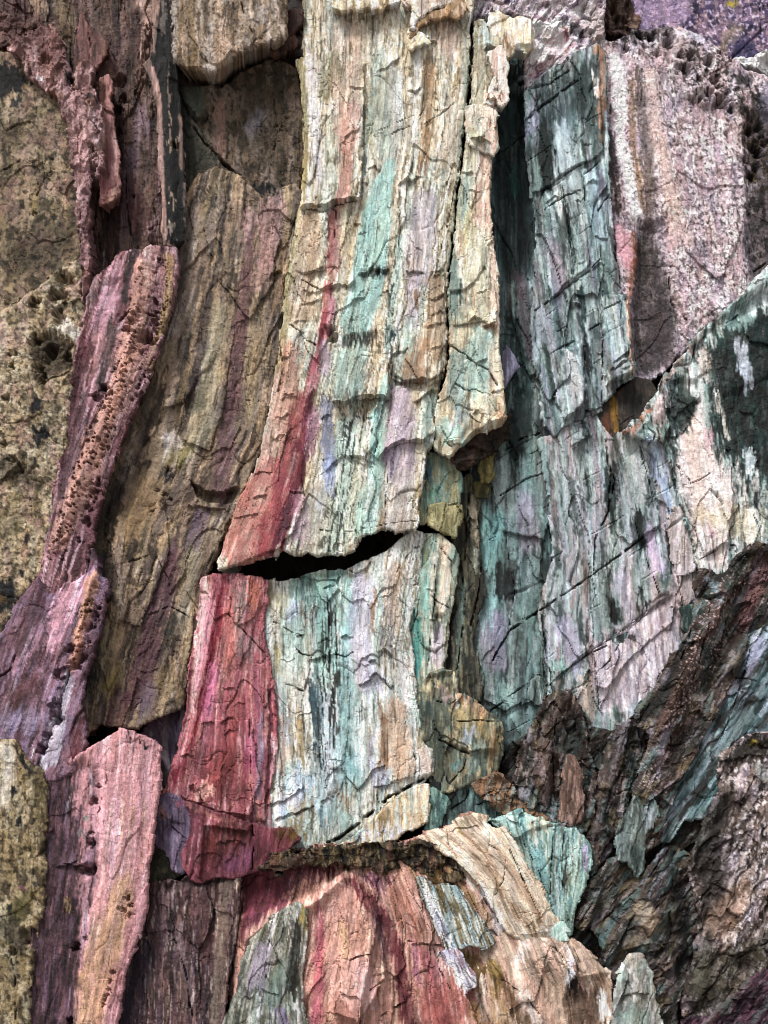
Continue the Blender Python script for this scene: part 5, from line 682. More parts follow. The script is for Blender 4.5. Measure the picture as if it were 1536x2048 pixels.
rock('rock_fin', '596,1810 608,1820 612,1860 608,1900 602,1960 600,2010 612,2060 620,2140 436,2140 444,2060 470,1990 490,1920 505,1880 530,1850 560,1828 580,1818',
     [N('a8b4a0', 10, 120, .4), N('dcd8d8', 8, 90, .3), N('5c6456', 7, 80, .36, .7), N('8c7c40', 6, 70, .18), s('3c3c2c', '594,1850,18 590,1920,20 584,1990,16', .85, 5), s('c0a858', '604,1822,10 610,1850,10', .8, 3), s('b8a8b8', '530,1900,40 510,1960,40', .7, 10), s('7c9488', '560,1950,30 545,2010,30', .6, 8), s('a090b4', '560,2020,24 570,2060,30', .7, 8), s('d4c4b0', '600,1930,10 606,1990,10', .8, 3), s('3c3040', '500,1980,20 470,1970,20', .5, 8), B('590,1840,20 580,1960,20', 6, 16), C('540,1880 530,1940 540,2000', 2, 7), L('520,1975 540,1985 560,1990', 6, 30, 3)],
     d=64, gx=.06, style='slate', tonal=.75, base='a4a898', guides=['530,1800 470,1960 440,2140', '605,1800 590,1960 600,2140'], thick=70, parent=o, bev=(10, 12), label='pale green grey fin at the front of the mound')
o = rock('rock_block', '985,1640 1010,1630 1040,1622 1066,1634 1096,1646 1102,1654 1120,1652 1152,1656 1156,1668 1166,1672 1178,1690 1180,1730 1172,1770 1156,1800 1146,1830 1138,1868 1128,1874 1110,1846 1094,1810 1080,1775 1060,1745 1040,1710 1030,1690 1010,1665',
     [N('7ca8a4', 8, 160, .4), N('b8c8b4', 7, 150, .33), N('5c8480', 8, 120, .25), N('6c6440', 5, 90, .16), s('a8ccc8', '1000,1640,40 1030,1640,30', .8, 8), s('d0ccb0', '1070,1640,26 1090,1652,20', .7, 5), s('c8c0a8', '1060,1660,20 1080,1680,16', .5, 5), s('b8c8c0', '1116,1670,14 1112,1750,12 1118,1820,10', .7, 4), s('8cb8b4', '1070,1700,26 1090,1760,26', .7, 7), s('b4a8c0', '1170,1690,14 1168,1730,12', .8, 4), s('544c30', '1134,1680,7 1128,1760,7', .7, 3), C('1040,1650 1050,1690 1076,1740 1100,1800 1112,1840', 2, 8), C('1108,1660 1102,1740 1100,1790', 2.4, 12), C('1130,1664 1124,1740 1130,1820', 2, 8), R('985,1636 1066,1634 1098,1650 1060,1660 1030,1680', 7, 0, .15, 4), L('1096,1654 1120,1656 1152,1660', -5, 10)],
     d=30, gx=-.04, style='slate', base='98b4ac', guides=['1010,1620 1050,1740 1100,1880', '1110,1620 1104,1740 1118,1880', '1180,1620 1170,1740 1140,1880'], thick=110, fib=3, bev=(8, 9), label='fluted pale teal block right of the mound', cat='rock block')
o = rock('stone', '1104,1856 1122,1846 1132,1860 1138,1880 1120,1882 1106,1874', [N('9cc0b0', 8, 20, .4)], d=66, style='smooth', base='b4ccc0', thick=40, bev=(7, 8), label='small pale teal stone at the tip of the fluted block', cat='stone')
# ------------------------------------------------------------------ right half
o = rock('boulder', '1200,-90 1640,-90 1640,230 1536,170 1500,150 1460,130 1400,90 1340,70 1280,64 1240,40 1230,0', [N('9a8098', 30, 36, .4, .7), N('5a4c80', 34, 40, .35, .75), N('b89ca0', 16, 20, .3, .7), N('38345c', 20, 22, .2, .7), N('d4c4d4', 8, 9, .14, .7), s('b8a830', '1456,10,12 1472,4,12', .9, 3), s('c0a8c4', '1290,30,60 1350,20,60', .6, 16), s('40407c', '1490,100,60 1500,120,50', .7, 14), s('b4a078', '1470,60,30 1440,100,24', .5, 8)],
     d=-95, style='rough', base='8a7690', thick=60, label='purple boulder with a yellow lichen spot in the top right corner', cat='boulder')
o = rock('stone', '1470,122 1490,124 1506,120 1516,112 1536,110 1580,130 1580,160 1520,140 1490,136', [N('c4c8cc', 8, 12, .3)], d=-40, style='crag', base='dcdfe0', pl=(4, 20, 20), thick=30, bev=(6, 7), label='chalky white stone at the right edge below the purple boulder', cat='stone')
o = rock('stone', '1196,-60 1236,-50 1256,10 1276,46 1270,60 1230,66 1206,58 1196,30 1200,0', [N('4a342c', 10, 20, .4), N('a08878', 8, 16, .3), PIT('1226,20,8 1232,40,7 1250,44,6 1212,40,6', 1.2)], d=-60, style='crag', base='806458', thick=40, pl=(7, 24, 30), label='brown pitted stone beside the purple boulder', cat='stone')
# rough pink slab, top right
gy_ = ['1215,60 1225,300 1240,500 1270,770', '1290,60 1310,300 1330,500 1350,770', '1440,60 1450,300 1480,500 1490,770', '1560,60 1570,770']
o = rock('rock_slab', '1206,96 1212,84 1240,78 1262,66 1290,62 1330,54 1370,58 1392,70 1420,90 1450,112 1490,136 1520,150 1560,170 1640,210 1640,590 1560,560 1520,580 1480,600 1452,616 1420,645 1400,662 1380,690 1350,716 1330,740 1300,760 1276,752 1262,740 1250,640 1240,560 1230,480 1222,400 1216,300 1212,200',
     [N('b09490', 30, 90, .4, .6), N('dcccc8', 14, 24, .38, .7), N('7c6860', 8, 14, .22, .65), N('8c8494', 24, 60, .25, .5), N('4a3e3a', 6, 8, .14, .7), N('c4aab0', 20, 50, .2, .6),
      s('e4d8dc', '1230,120,30 1240,200,26 1242,280,22 1254,350,26 1270,400,26 1276,430,18', .9, 7), s('f0e8ec', '1240,230,14 1246,300,12 1268,390,20', .8, 4), s('5a4e4c', '1222,260,20 1228,340,20 1236,420,18', .8, 7), s('c89ca4', '1234,460,30 1250,500,34 1256,530,24', .9, 6), s('cc8c74', '1268,470,20 1276,510,14 1262,560,14 1258,620,10 1264,700,8', .85, 5), s('9a7c50', '1264,160,14 1266,300,14 1288,420,12', .7, 5), s('7a6c60', '1276,140,24 1290,260,30 1300,360,30 1300,440,30', .7, 10), s('d0b8ac', '1300,150,26 1312,260,34 1330,360,34 1370,480,34', .65, 12), s('a49490', '1380,120,40 1350,90,60', .5, 14), s('cfc8d0', '1270,90,24 1300,86,20 1370,66,20', .6, 6),
      P('3c3834', '1278,440 1310,450 1330,520 1360,640 1350,720 1300,756 1270,740 1262,640 1268,540', .72, 14), P('6a5c5c', '1296,600 1340,600 1350,680 1310,720 1290,690', .6, 16), s('45402e', '1286,470,20 1290,540,24', .6, 8), s('8a6c6c', '1350,590,14 1370,640,12', .6, 6),  # large dark patch: shade beside the teal slab painted into the colour
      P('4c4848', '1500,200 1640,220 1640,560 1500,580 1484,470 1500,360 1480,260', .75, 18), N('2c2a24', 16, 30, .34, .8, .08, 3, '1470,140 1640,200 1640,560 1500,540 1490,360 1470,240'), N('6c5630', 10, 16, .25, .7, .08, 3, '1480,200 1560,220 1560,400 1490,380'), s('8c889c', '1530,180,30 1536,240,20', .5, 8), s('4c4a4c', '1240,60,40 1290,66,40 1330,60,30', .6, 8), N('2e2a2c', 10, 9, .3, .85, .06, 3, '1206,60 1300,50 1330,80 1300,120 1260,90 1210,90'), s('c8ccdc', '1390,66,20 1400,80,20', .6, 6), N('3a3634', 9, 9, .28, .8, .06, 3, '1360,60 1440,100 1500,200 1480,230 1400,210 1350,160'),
      PIT('1362,115,7 1380,115,8 1355,135,7 1372,142,11 1415,128,9 1412,150,7 1425,165,9 1435,178,6 1400,195,10 1385,198,9 1418,190,8 1440,205,11 1450,190,7 1398,160,5 1440,110,6 1462,120,6 1340,80,10 1335,88,8 1316,106,7 1390,90,7 1500,260,9 1510,290,10 1520,300,9 1516,330,8 1505,350,8 1530,280,8 1520,250,8 1490,320,6 1300,75,8 1280,70,7 1252,96,6 1462,220,6', 1.25),
      L('1380,204 1410,212 1440,212 1470,226', 9, 26, 4), R('1360,70 1480,130 1490,225 1440,212 1380,204 1340,140', 10, 0, 0, 10), R('1212,200 1238,240 1240,440 1224,420', -8, 0, 0, 5), R('1226,450 1280,470 1270,560 1240,560', 8, 0, 0, 5), B('1305,140,20 1320,260,30 1345,400,40', 9, 24), R('1270,440 1320,450 1350,600 1340,740 1270,750', -16, 0, 0, 14), R('1490,230 1640,220 1640,560 1500,560', -12, 0, 0, 12), C('1340,550 1345,600 1372,640', 2.5, 10), L('1320,250 1334,254 1345,258', 4, 14), C('1510,540 1524,530 1540,515', 3, 14), C('1256,90 1280,86 1300,100', 3, 10)],
     d=-18, gx=.01, style='rough', base='d0c0c2', tonal=1.02, guides=gy_, thick=100, fib=1.7, bev=(12, 14), jag=(5, 3.2), label='rough speckled pinkish slab with a white vein and holes at the top right', cat='rock slab')
layer(o, '1226,452 1280,470 1274,560 1258,640 1240,600', 8, .1)
layer(o, '1340,330 1460,300 1480,470 1440,560 1370,500', 5, .02, .02)
# dark wall beside the column
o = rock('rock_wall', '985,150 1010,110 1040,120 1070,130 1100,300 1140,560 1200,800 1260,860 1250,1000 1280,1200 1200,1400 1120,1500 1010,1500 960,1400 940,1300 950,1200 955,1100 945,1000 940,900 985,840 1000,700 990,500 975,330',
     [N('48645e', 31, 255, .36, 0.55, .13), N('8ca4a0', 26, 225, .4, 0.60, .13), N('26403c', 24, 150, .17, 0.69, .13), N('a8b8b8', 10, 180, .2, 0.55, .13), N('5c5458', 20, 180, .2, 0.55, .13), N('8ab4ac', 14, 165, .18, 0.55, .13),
      P('2a3e3c', '985,150 1060,120 1064,300 1080,480 1050,560 1010,560 990,480 980,330', .65, 20), s('448c80', '1030,330,16 1034,380,14', .7, 6), s('4c7c74', '1026,200,20 1024,280,20', .5, 8), s('7c6c74', '1040,540,26 1052,640,28 1064,720,22', .75, 7), s('b4bcbc', '1070,560,26 1086,640,34 1100,700,40', .7, 8), s('204e48', '1030,640,20 1044,720,22 1060,780,16', .8, 6), s('8aa49c', '1030,800,40 1050,880,50', .6, 12), s('1f4e48', '1020,830,20 1040,900,24', .7, 8), s('a4b4ac', '1000,940,50 1010,1010,60', .6, 14), s('92c4bc', '985,1040,50 980,1120,50', .75, 12), s('b0a8b8', '1050,1000,40 1060,1080,40', .6, 12), s('a8a0b4', '985,1250,60 990,1320,50', .7, 12), s('98c4c0', '965,1240,30 1010,1160,40', .6, 10), s('9cc0bc', '1010,1380,40 1030,1440,30', .7, 10),  # large dark patch: shadow of the pale column painted into the recess
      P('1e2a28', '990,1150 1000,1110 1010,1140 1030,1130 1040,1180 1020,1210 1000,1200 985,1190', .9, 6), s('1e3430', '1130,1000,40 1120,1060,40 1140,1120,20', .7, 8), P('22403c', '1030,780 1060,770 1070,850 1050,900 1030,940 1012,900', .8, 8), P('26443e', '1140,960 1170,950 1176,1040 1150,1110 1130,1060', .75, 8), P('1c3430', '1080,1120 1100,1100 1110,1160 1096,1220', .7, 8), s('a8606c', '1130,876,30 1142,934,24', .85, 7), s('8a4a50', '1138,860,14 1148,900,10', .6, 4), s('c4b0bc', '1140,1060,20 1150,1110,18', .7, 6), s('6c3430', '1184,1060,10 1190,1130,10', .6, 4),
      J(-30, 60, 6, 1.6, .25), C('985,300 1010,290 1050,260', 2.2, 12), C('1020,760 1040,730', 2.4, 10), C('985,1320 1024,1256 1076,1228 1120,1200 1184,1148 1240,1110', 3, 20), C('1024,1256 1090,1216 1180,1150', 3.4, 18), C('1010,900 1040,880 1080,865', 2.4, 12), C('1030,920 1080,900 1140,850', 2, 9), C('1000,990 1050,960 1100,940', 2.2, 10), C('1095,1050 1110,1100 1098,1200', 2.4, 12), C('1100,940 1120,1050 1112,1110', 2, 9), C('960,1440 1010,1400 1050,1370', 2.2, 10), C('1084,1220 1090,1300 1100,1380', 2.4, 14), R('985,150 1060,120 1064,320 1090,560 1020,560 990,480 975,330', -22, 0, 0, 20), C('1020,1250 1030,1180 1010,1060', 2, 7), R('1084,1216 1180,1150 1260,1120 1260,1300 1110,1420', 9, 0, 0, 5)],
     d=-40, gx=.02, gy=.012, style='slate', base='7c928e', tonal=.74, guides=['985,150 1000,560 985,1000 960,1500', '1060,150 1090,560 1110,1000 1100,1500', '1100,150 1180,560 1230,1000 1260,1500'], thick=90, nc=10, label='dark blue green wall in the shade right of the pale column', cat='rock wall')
layer(o, '1030,470 1060,560 1086,640 1100,720 1060,760 1040,700 1020,600', 9, .05)
layer(o, '1000,860 1060,830 1100,900 1110,1000 1090,1080 1010,1060 980,960', 8, .03, .02, 1.05)
layer(o, '960,1260 1024,1250 1080,1226 1084,1330 1090,1390 1010,1420 970,1400 950,1330', 7, .02, .02, 1.08)
rock('rock_flake', '1012,690 1026,712 1036,734 1026,740 1014,760 1006,770 1006,740 1008,716', [N('b8b4c4', 8, 60, .4)], d=-12, style='smooth', base='8c889c', thick=30, parent=o, bev=(5, 7))
rock('rock_flake', '1060,1390 1062,1360 1078,1352 1090,1366 1086,1400 1070,1410', [N('5c7068', 8, 40, .4)], d=-14, style='slate', base='889890', thick=30, parent=o, bev=(5, 7))
# tall teal slab
gx_ = ['1055,100 1060,300 1090,560 1130,860', '1120,100 1140,300 1170,560 1200,820', '1215,90 1216,300 1236,560 1268,760']
o = rock('rock_slab', '1056,186 1060,176 1090,150 1120,130 1150,108 1172,100 1186,90 1196,88 1206,90 1210,110 1212,180 1214,260 1216,330 1220,400 1226,470 1232,540 1242,580 1252,590 1258,640 1262,700 1268,738 1266,750 1246,762 1230,772 1216,790 1196,808 1180,812 1168,808 1166,830 1150,836 1138,842 1120,852 1110,868 1090,846 1084,800 1070,720 1064,640 1072,560 1076,480 1072,430 1064,360 1056,300',
     [N('8aa49e', 26, 285, .42, 0.55, .13), N('3c5c56', 26, 180, .26, 0.64, .13), N('b8c4c4', 14, 195, .33, 0.60, .13), N('26443e', 20, 120, .13, 0.69, .13), N('847c78', 17, 165, .22, 0.55, .13), N('9c9aac', 15, 165, .2, 0.55, .13), N('cdd8d4', 8, 120, .12, 0.55, .13),
      P('34504a', '1060,180 1140,130 1200,100 1206,300 1180,290 1140,240 1100,260 1090,420 1066,360', .5, 20), s('a8a8b8', '1068,210,26 1062,260,20', .8, 7), s('b8c8c8', '1120,260,40 1130,340,50 1140,400,40', .8, 10), P('1f4038', '1076,250 1104,236 1112,300 1106,380 1084,400 1076,330', .85, 8), P('203c38', '1150,140 1186,120 1190,180 1170,230 1140,210', .6, 10), P('243e3a', '1110,430 1136,410 1146,470 1130,520 1112,500', .7, 8), s('a4c4bc', '1070,320,16 1076,380,16', .6, 5), s('dcd8d0', '1190,160,16 1200,180,20', .85, 5), s('c89c7c', '1196,100,24 1206,130,14 1204,200,14 1200,250,14', .8, 5), s('c8744c', '1206,115,8 1204,125,8', .8, 3), s('8a6a50', '1210,180,9 1206,280,9', .7, 3), s('a8c0c4', '1180,350,30 1190,420,30 1204,480,26', .8, 8), s('7c7480', '1200,350,12 1204,380,12', .7, 4), s('b0c4bc', '1150,460,14 1160,540,30 1180,620,34', .7, 8), s('1f4c44', '1160,580,16 1170,640,18', .85, 5), s('a89ca8', '1100,480,30 1120,560,30', .6, 8), s('b4bcc8', '1080,620,30 1100,690,40', .6, 10), s('c8c8c4', '1140,720,40 1150,800,30', .75, 8), s('2c302c', '1170,680,20 1176,740,22', .7, 6), s('b8c8c4', '1220,620,20 1236,700,26', .7, 6), s('e4b89c', '1254,600,9 1258,660,9 1264,740,8', .9, 3), s('2c5a5c', '1210,560,12 1214,590,10', .7, 4),
      J(-33, 44, 6, 1.5, .3), C('1058,234 1100,200 1150,160', 2.6, 15), C('1056,180 1100,165 1140,138', 2.2, 10), C('1062,226 1130,175 1158,158', 2.2, 11), C('1094,376 1140,340 1190,315', 2.6, 14), C('1090,420 1130,390 1160,380', 2.2, 9), C('1170,400 1168,350 1190,330 1200,320', 2.6, 14), C('1196,420 1210,400 1218,390', 2.4, 10), C('1070,620 1120,585 1180,540 1200,520', 2.6, 15), C('1170,665 1200,645', 2.4, 12), C('1100,710 1130,690 1160,675', 2.4, 12), L('1132,610 1150,604 1164,612', 7, 20, 4), R('1130,700 1166,690 1176,800 1136,838 1120,760', 10, 0, 0, 4), L('1128,838 1150,826 1168,806', 12, 30, 6), C('1168,690 1172,760 1168,810', 2.6, 14), R('1206,590 1256,590 1266,745 1212,770 1208,700', 9, .1, 0, 4), L('1222,728 1240,716 1258,704', 8, 12, 5), L('1218,746 1236,735 1256,722', 8, 12, 5), C('1210,620 1228,610 1252,600', 2, 8), L('1170,370 1185,360 1196,370', 6, 14, 3), C('1240,560 1246,600 1240,640', 2, 8), C('1206,580 1206,680 1204,800', 2.6, 14), C('1110,300 1130,400 1150,560', 2, 7), L('1200,390 1210,380 1216,370', 6, 14, 3), L('1060,180 1100,160 1150,110', 0, 10, 6, 8)],
     d=-2, gx=.05, style='slate', base='8aa29e', tonal=.88, guides=gx_, thick=70, bev=(8, 9), jag=(4, 2.6), nc=11, nl=9, label='tall teal grey slab scored by slanting cracks at upper right', cat='rock slab')
layer(o, '1124,700 1166,690 1178,760 1172,800 1150,822 1130,836 1112,790', 11, .05, .03, 1.1)
layer(o, '1206,590 1242,578 1254,592 1262,690 1267,745 1240,758 1212,772 1206,690', 10, .08, .02, 1.08)
layer(o, '1062,240 1100,205 1150,170 1200,150 1206,300 1190,312 1140,336 1094,372 1066,380', 6, .03, .03)
layer(o, '1090,420 1150,396 1166,420 1180,530 1130,570 1100,600', 7, -.04, .02, 1.06)
o = rock('rock_wedge', '1196,820 1220,792 1244,776 1272,756 1300,764 1312,790 1296,820 1280,842 1262,852 1240,862 1226,872 1214,860', [N('3a352e', 14, 40, .35), N('6c6258', 12, 40, .3), s('8a5030', '1214,830,20 1216,860,18', .8, 5), s('a88034', '1228,810,16 1232,850,14', .8, 5), s('3a3833', '1260,800,50 1280,820,40', .6, 10), s('8a4c38', '1230,780,20 1250,770,14', .6, 4), C('1242,848 1270,830', 2, 8)], d=-14, style='smooth', base='5c5248', thick=50, label='dark rust stained wedge in the notch below the teal slab', cat='rock wedge')
# middle right wall
o = rock('rock_wall', '1080,880 1110,870 1140,846 1170,830 1200,812 1214,850 1226,872 1244,862 1290,850 1340,900 1380,960 1400,1040 1410,1130 1430,1200 1420,1300 1390,1390 1330,1450 1260,1490 1180,1490 1130,1420 1100,1390 1092,1300 1082,1216 1110,1100 1100,980',
     [N('8aa49c', 19, 240, .4, 0.55, .13), N('b8b4bc', 19, 225, .38, 0.60, .13), N('3c544c', 26, 135, .18, 0.69, .13), N('c4d0cc', 10, 165, .2, 0.55, .13), N('26382f', 19, 105, .1, 0.74, .13), N('c0a8a8', 19, 180, .18, 0.55, .13),
      s('b8c4c0', '1270,880,50 1270,960,50 1260,1030,40', .6, 14), s('a8b8d0', '1300,880,20 1320,950,26 1340,1010,20', .75, 7), s('c0b8cc', '1330,880,30 1340,950,20', .6, 8), s('6c6a58', '1230,880,20 1226,940,18', .7, 6), P('1e3a36', '1210,930 1236,920 1240,1000 1226,1050 1208,1010', .85, 7), P('22403a', '1270,1010 1294,1020 1300,1100 1284,1110 1270,1070', .8, 7), P('1c3430', '1330,1050 1350,1060 1354,1130 1338,1140', .85, 6), P('203630', '1150,1230 1166,1220 1180,1290 1160,1300', .7, 7), P('1c2e2a', '1210,1190 1234,1200 1240,1250 1222,1256', .8, 6), s('c4b4d0', '1300,1060,24 1310,1110,28 1318,1140,20', .8, 6), s('24302a', '1276,1030,18 1284,1090,20', .7, 5), s('1f3530', '1336,1060,14 1346,1120,18', .85, 5), s('c4bcbc', '1356,1050,30 1368,1130,30', .8, 8), s('1f2e28', '1220,1200,14 1230,1240,14', .8, 4), s('20302a', '1280,1180,12 1294,1210,20', .8, 4), s('c8bcc8', '1240,1160,40 1260,1220,30', .6, 10), s('a84a50', '1184,1080,8 1188,1100,8', .6, 3),
      P('c4b6ba', '1188,1300 1210,1270 1270,1230 1340,1192 1362,1250 1356,1310 1330,1360 1290,1410 1200,1420 1180,1340', .85, 10), P('b8a8a8', '1290,1210 1350,1150 1394,1140 1396,1190 1370,1220', .6, 10), N('9890a0', 12, 60, .35, .5, .08, 3, '1180,1300 1340,1190 1360,1310 1290,1410 1200,1420'), N('dcccc8', 8, 40, .25, .6, .08, 3, '1180,1300 1340,1190 1360,1310 1290,1410 1200,1420'), s('8a7a64', '1266,1270,12 1274,1300,9', .6, 4), s('b8b0c8', '1130,1250,40 1150,1330,30', .6, 10), s('98c8c0', '1110,1330,16 1130,1340,20', .6, 6), s('cbb8a8', '1170,1370,40 1180,1420,30', .7, 10),
      J(-31, 60, 6, 1.6, .3), C('1080,1220 1140,1180 1184,1150 1240,1110 1290,1070 1340,1036', 3, 18), C('1100,1370 1140,1334 1180,1306 1215,1290', 2.8, 15), L('1184,1302 1220,1276 1280,1234 1344,1192', -9, 8, 0), L('1100,1440 1150,1386 1190,1346', -7, 10, 0), C('1190,1350 1220,1320 1250,1270 1290,1230', 2.2, 10), R('1188,1300 1344,1190 1370,1260 1300,1420 1200,1420 1190,1350', -9, 0, .03, 4), L('1256,1272 1270,1268 1276,1290', 6, 14, 4), R('1344,1150 1394,1136 1400,1190 1370,1216 1352,1200', 9, 0, 0, 4), C('1222,940 1218,1020 1190,1080 1188,1140', 3.4, 18), C('1212,880 1216,920 1230,960 1222,1000', 3, 16), L('1140,896 1160,884 1180,870', 9, 24, 5), R('1140,850 1176,860 1180,890 1150,900', 8, 0, 0, 4), C('1084,1230 1094,1310 1110,1400', 3, 18), C('1280,900 1300,960 1310,1000', 2.4, 9), C('1340,1050 1350,1140 1365,1210', 2.6, 12), C('1280,890 1290,920 1284,930', 2.4, 12), C('1270,1040 1290,1110 1320,1190', 2, 9), C('1200,1420 1196,1360 1188,1300', 2.4, 10)],
     d=-14, gx=.02, style='slate', base='9caaa6', tonal=.92, guides=['1080,830 1110,1100 1100,1440', '1200,830 1230,1100 1250,1440', '1320,830 1360,1100 1390,1440'], thick=90, label='lilac and green wall crossed by a long diagonal crack', cat='rock wall')
layer(o, '1140,846 1178,826 1184,868 1160,886 1142,898', 10, .05, .05, 1.05)
layer(o, '1240,930 1280,890 1310,960 1320,1050 1260,1090 1230,1060', 8, .04, .02, 1.05)
layer(o, '1188,1300 1280,1236 1340,1194 1350,1240 1300,1280 1250,1330 1215,1380 1195,1370', 8, -.03, .05, 1.05)
layer(o, '1090,1230 1180,1156 1186,1290 1110,1360', 6, .03, .02)
rock('rock_block', '1338,1030 1352,1018 1372,1024 1384,1050 1390,1090 1396,1130 1388,1140 1356,1150 1350,1120 1344,1070', [N('a8a09c', 9, 90, .4), N('c8bcc0', 8, 80, .3)], d=4, style='slate', base='b8b0ac', thick=40, parent=o, bev=(6, 8))
rock('rock_block', '1364,1216 1392,1210 1396,1260 1394,1290 1378,1294 1372,1270', [N('2c4a46', 8, 60, .5), N('7c988c', 7, 50, .25)], d=8, style='slate', base='4c645c', thick=40, parent=o, bev=(6, 8))
# sloping slab, right
o = rock('rock_slab', '1250,860 1268,846 1284,834 1300,810 1320,780 1336,748 1360,718 1384,690 1402,664 1430,640 1456,612 1484,590 1510,566 1540,534 1640,470 1640,1110 1536,1090 1510,1086 1490,1110 1470,1120 1452,1146 1430,1150 1404,1140 1396,1120 1388,1080 1380,1040 1366,1000 1352,960 1340,900 1330,880 1290,872',
     [N('c4ccc4', 16, 120, .4, .65), N('34504a', 16, 80, .3, .75), N('dcd4d0', 9, 60, .26, .7), N('8aaca4', 12, 90, .25, .6), N('2c332c', 8, 40, .15, .75),
      P('2f4640', '1400,720 1450,640 1500,590 1560,600 1640,560 1640,980 1536,960 1500,960 1480,930 1440,900 1420,850 1440,790', .88, 14, 1.8), P('3a504c', '1340,760 1370,740 1390,780 1400,830 1370,860 1345,900 1330,860', .8, 8, 1.5), N('24564f', 14, 60, .35, .7, .08, 3, '1420,640 1640,560 1640,960 1480,930'), N('1c2824', 10, 50, .3, .7, .08, 3, '1420,700 1640,640 1640,980 1480,940'),
      s('c4ccd4', '1486,700,20 1490,740,26 1500,762,20', .9, 5), s('b8bcc4', '1474,680,14 1480,700,14', .8, 4), s('c8bcae', '1404,710,24 1412,740,24', .9, 6), s('a8c8c0', '1500,610,50 1470,640,40', .6, 10), s('d0d8d0', '1520,590,60 1500,560,30', .6, 10), s('b8ccc4', '1440,660,12 1436,680,10', .6, 4), s('dcc8c4', '1330,800,26 1310,840,22', .8, 7), s('c88464', '1300,820,10 1270,850,14 1246,862,10', .75, 4), s('b49484', '1390,684,14 1350,730,14 1320,780,14', .7, 5),
      P('d8c8c0', '1360,880 1385,840 1400,800 1412,830 1424,900 1440,920 1470,960 1470,1010 1450,1140 1400,1140 1380,1040 1364,990 1352,930', .92, 8, .8), s('d4b0b4', '1416,860,20 1420,890,16', .7, 6), s('c8d4d4', '1500,900,20 1504,940,24', .85, 5), s('e0d8d0', '1430,980,40 1450,1000,30', .6, 10), s('c4b494', '1400,1030,40 1480,1050,60', .7, 14), s('dcd8c8', '1500,1030,40 1500,1080,30', .7, 10), s('c0a080', '1440,1000,20 1460,1000,14', .5, 5), s('c0949c', '1416,1040,10 1424,1080,10', .6, 4), s('a0a080', '1530,1030,20 1540,1070,20', .6, 6), s('8ab0b8', '1350,560,2', .1), s('b8c4dc', '1300,890,26 1320,930,20', .7, 6), s('4c3c30', '1340,860,10 1330,880,8', .5, 3),
      s('dcd4c4', '1436,790,8 1450,840,8 1460,870,6', .8, 3), C('1356,930 1380,960 1384,990', 2.2, 9), C('1400,1120 1440,1095 1470,1090', 2, 8), C('1444,1150 1460,1060 1476,1040', 2, 8), C('1500,1010 1520,1060 1530,1090', 2, 8), C('1370,970 1400,960 1420,946', 2, 6), C('1290,850 1310,870 1305,890', 2.6, 12), R('1300,820 1400,670 1460,620 1640,500 1640,540 1470,650 1410,710 1330,830 1280,860', -8, 0, .1, 10), L('1326,752 1350,720 1380,690', -4, 10), L('1395,750 1410,748 1420,742', 6, 16, 3), L('1330,816 1344,812 1356,804', 6, 16, 3), C('1455,640 1470,632 1480,622', 2, 9), R('1336,760 1396,760 1400,840 1340,900 1320,850', -7, 0, 0, 6), R('1430,800 1640,700 1640,960 1480,940 1440,900', -5, 0, 0, 6), L('1340,870 1360,866 1380,850', 5, 20, 2), PIT('1456,900,4 1470,930,4', 1.2)],
     d=22, gx=.03, style='slate', base='aebab2', tonal=.88, guides=['1260,840 1300,1000 1350,1150', '1400,620 1420,860 1450,1150', '1560,500 1550,860 1540,1150'], thick=130, rough=3, bev=(14, 20), nl=4, nc=6, label='sloping slab blotched dark green and pale pink at the right edge', cat='rock slab')
layer(o, '1360,880 1396,830 1412,840 1424,905 1470,970 1455,1080 1410,1110 1385,1040 1366,980', 8, .02, .02, 1.05)
layer(o, '1330,760 1390,740 1400,790 1350,830', 6, .04, .02)
layer(o, '1470,620 1540,560 1600,560 1600,700 1500,680', 6, .02, .02)
# broken rock at the lower right: spurs, ridges and hollows, each a piece of its own
ug = [N('5c4a42', 26, 110, .4, .6), N('2e2622', 20, 80, .3, .7), N('84746a', 14, 70, .26, .55), N('4c5c54', 34, 140, .28, .5), N('b4a49c', 6, 34, .1, .6), N('6c8c88', 34, 130, .2, .65), N('a09ca4', 18, 60, .14, .6), N('8c8058', 20, 60, .12, .5)]
o = rock('rock_hollow', '1004,1530 1030,1490 1066,1456 1104,1410 1150,1412 1180,1456 1220,1466 1262,1450 1300,1420 1340,1350 1372,1300 1404,1240 1420,1170 1470,1130 1540,1110 1640,1140 1640,2140 1180,2140 1120,1860 1010,1640', [N('3a302a', 40, 80, .4), N('5a4c42', 20, 60, .35), N('4c6058', 30, 80, .3), N('8c9c98', 12, 60, .12)], d=-20, style='crag', base='54463c', ang=-32, thick=70, label='dark hollow rock behind the lower right spurs', cat='rock hollow')
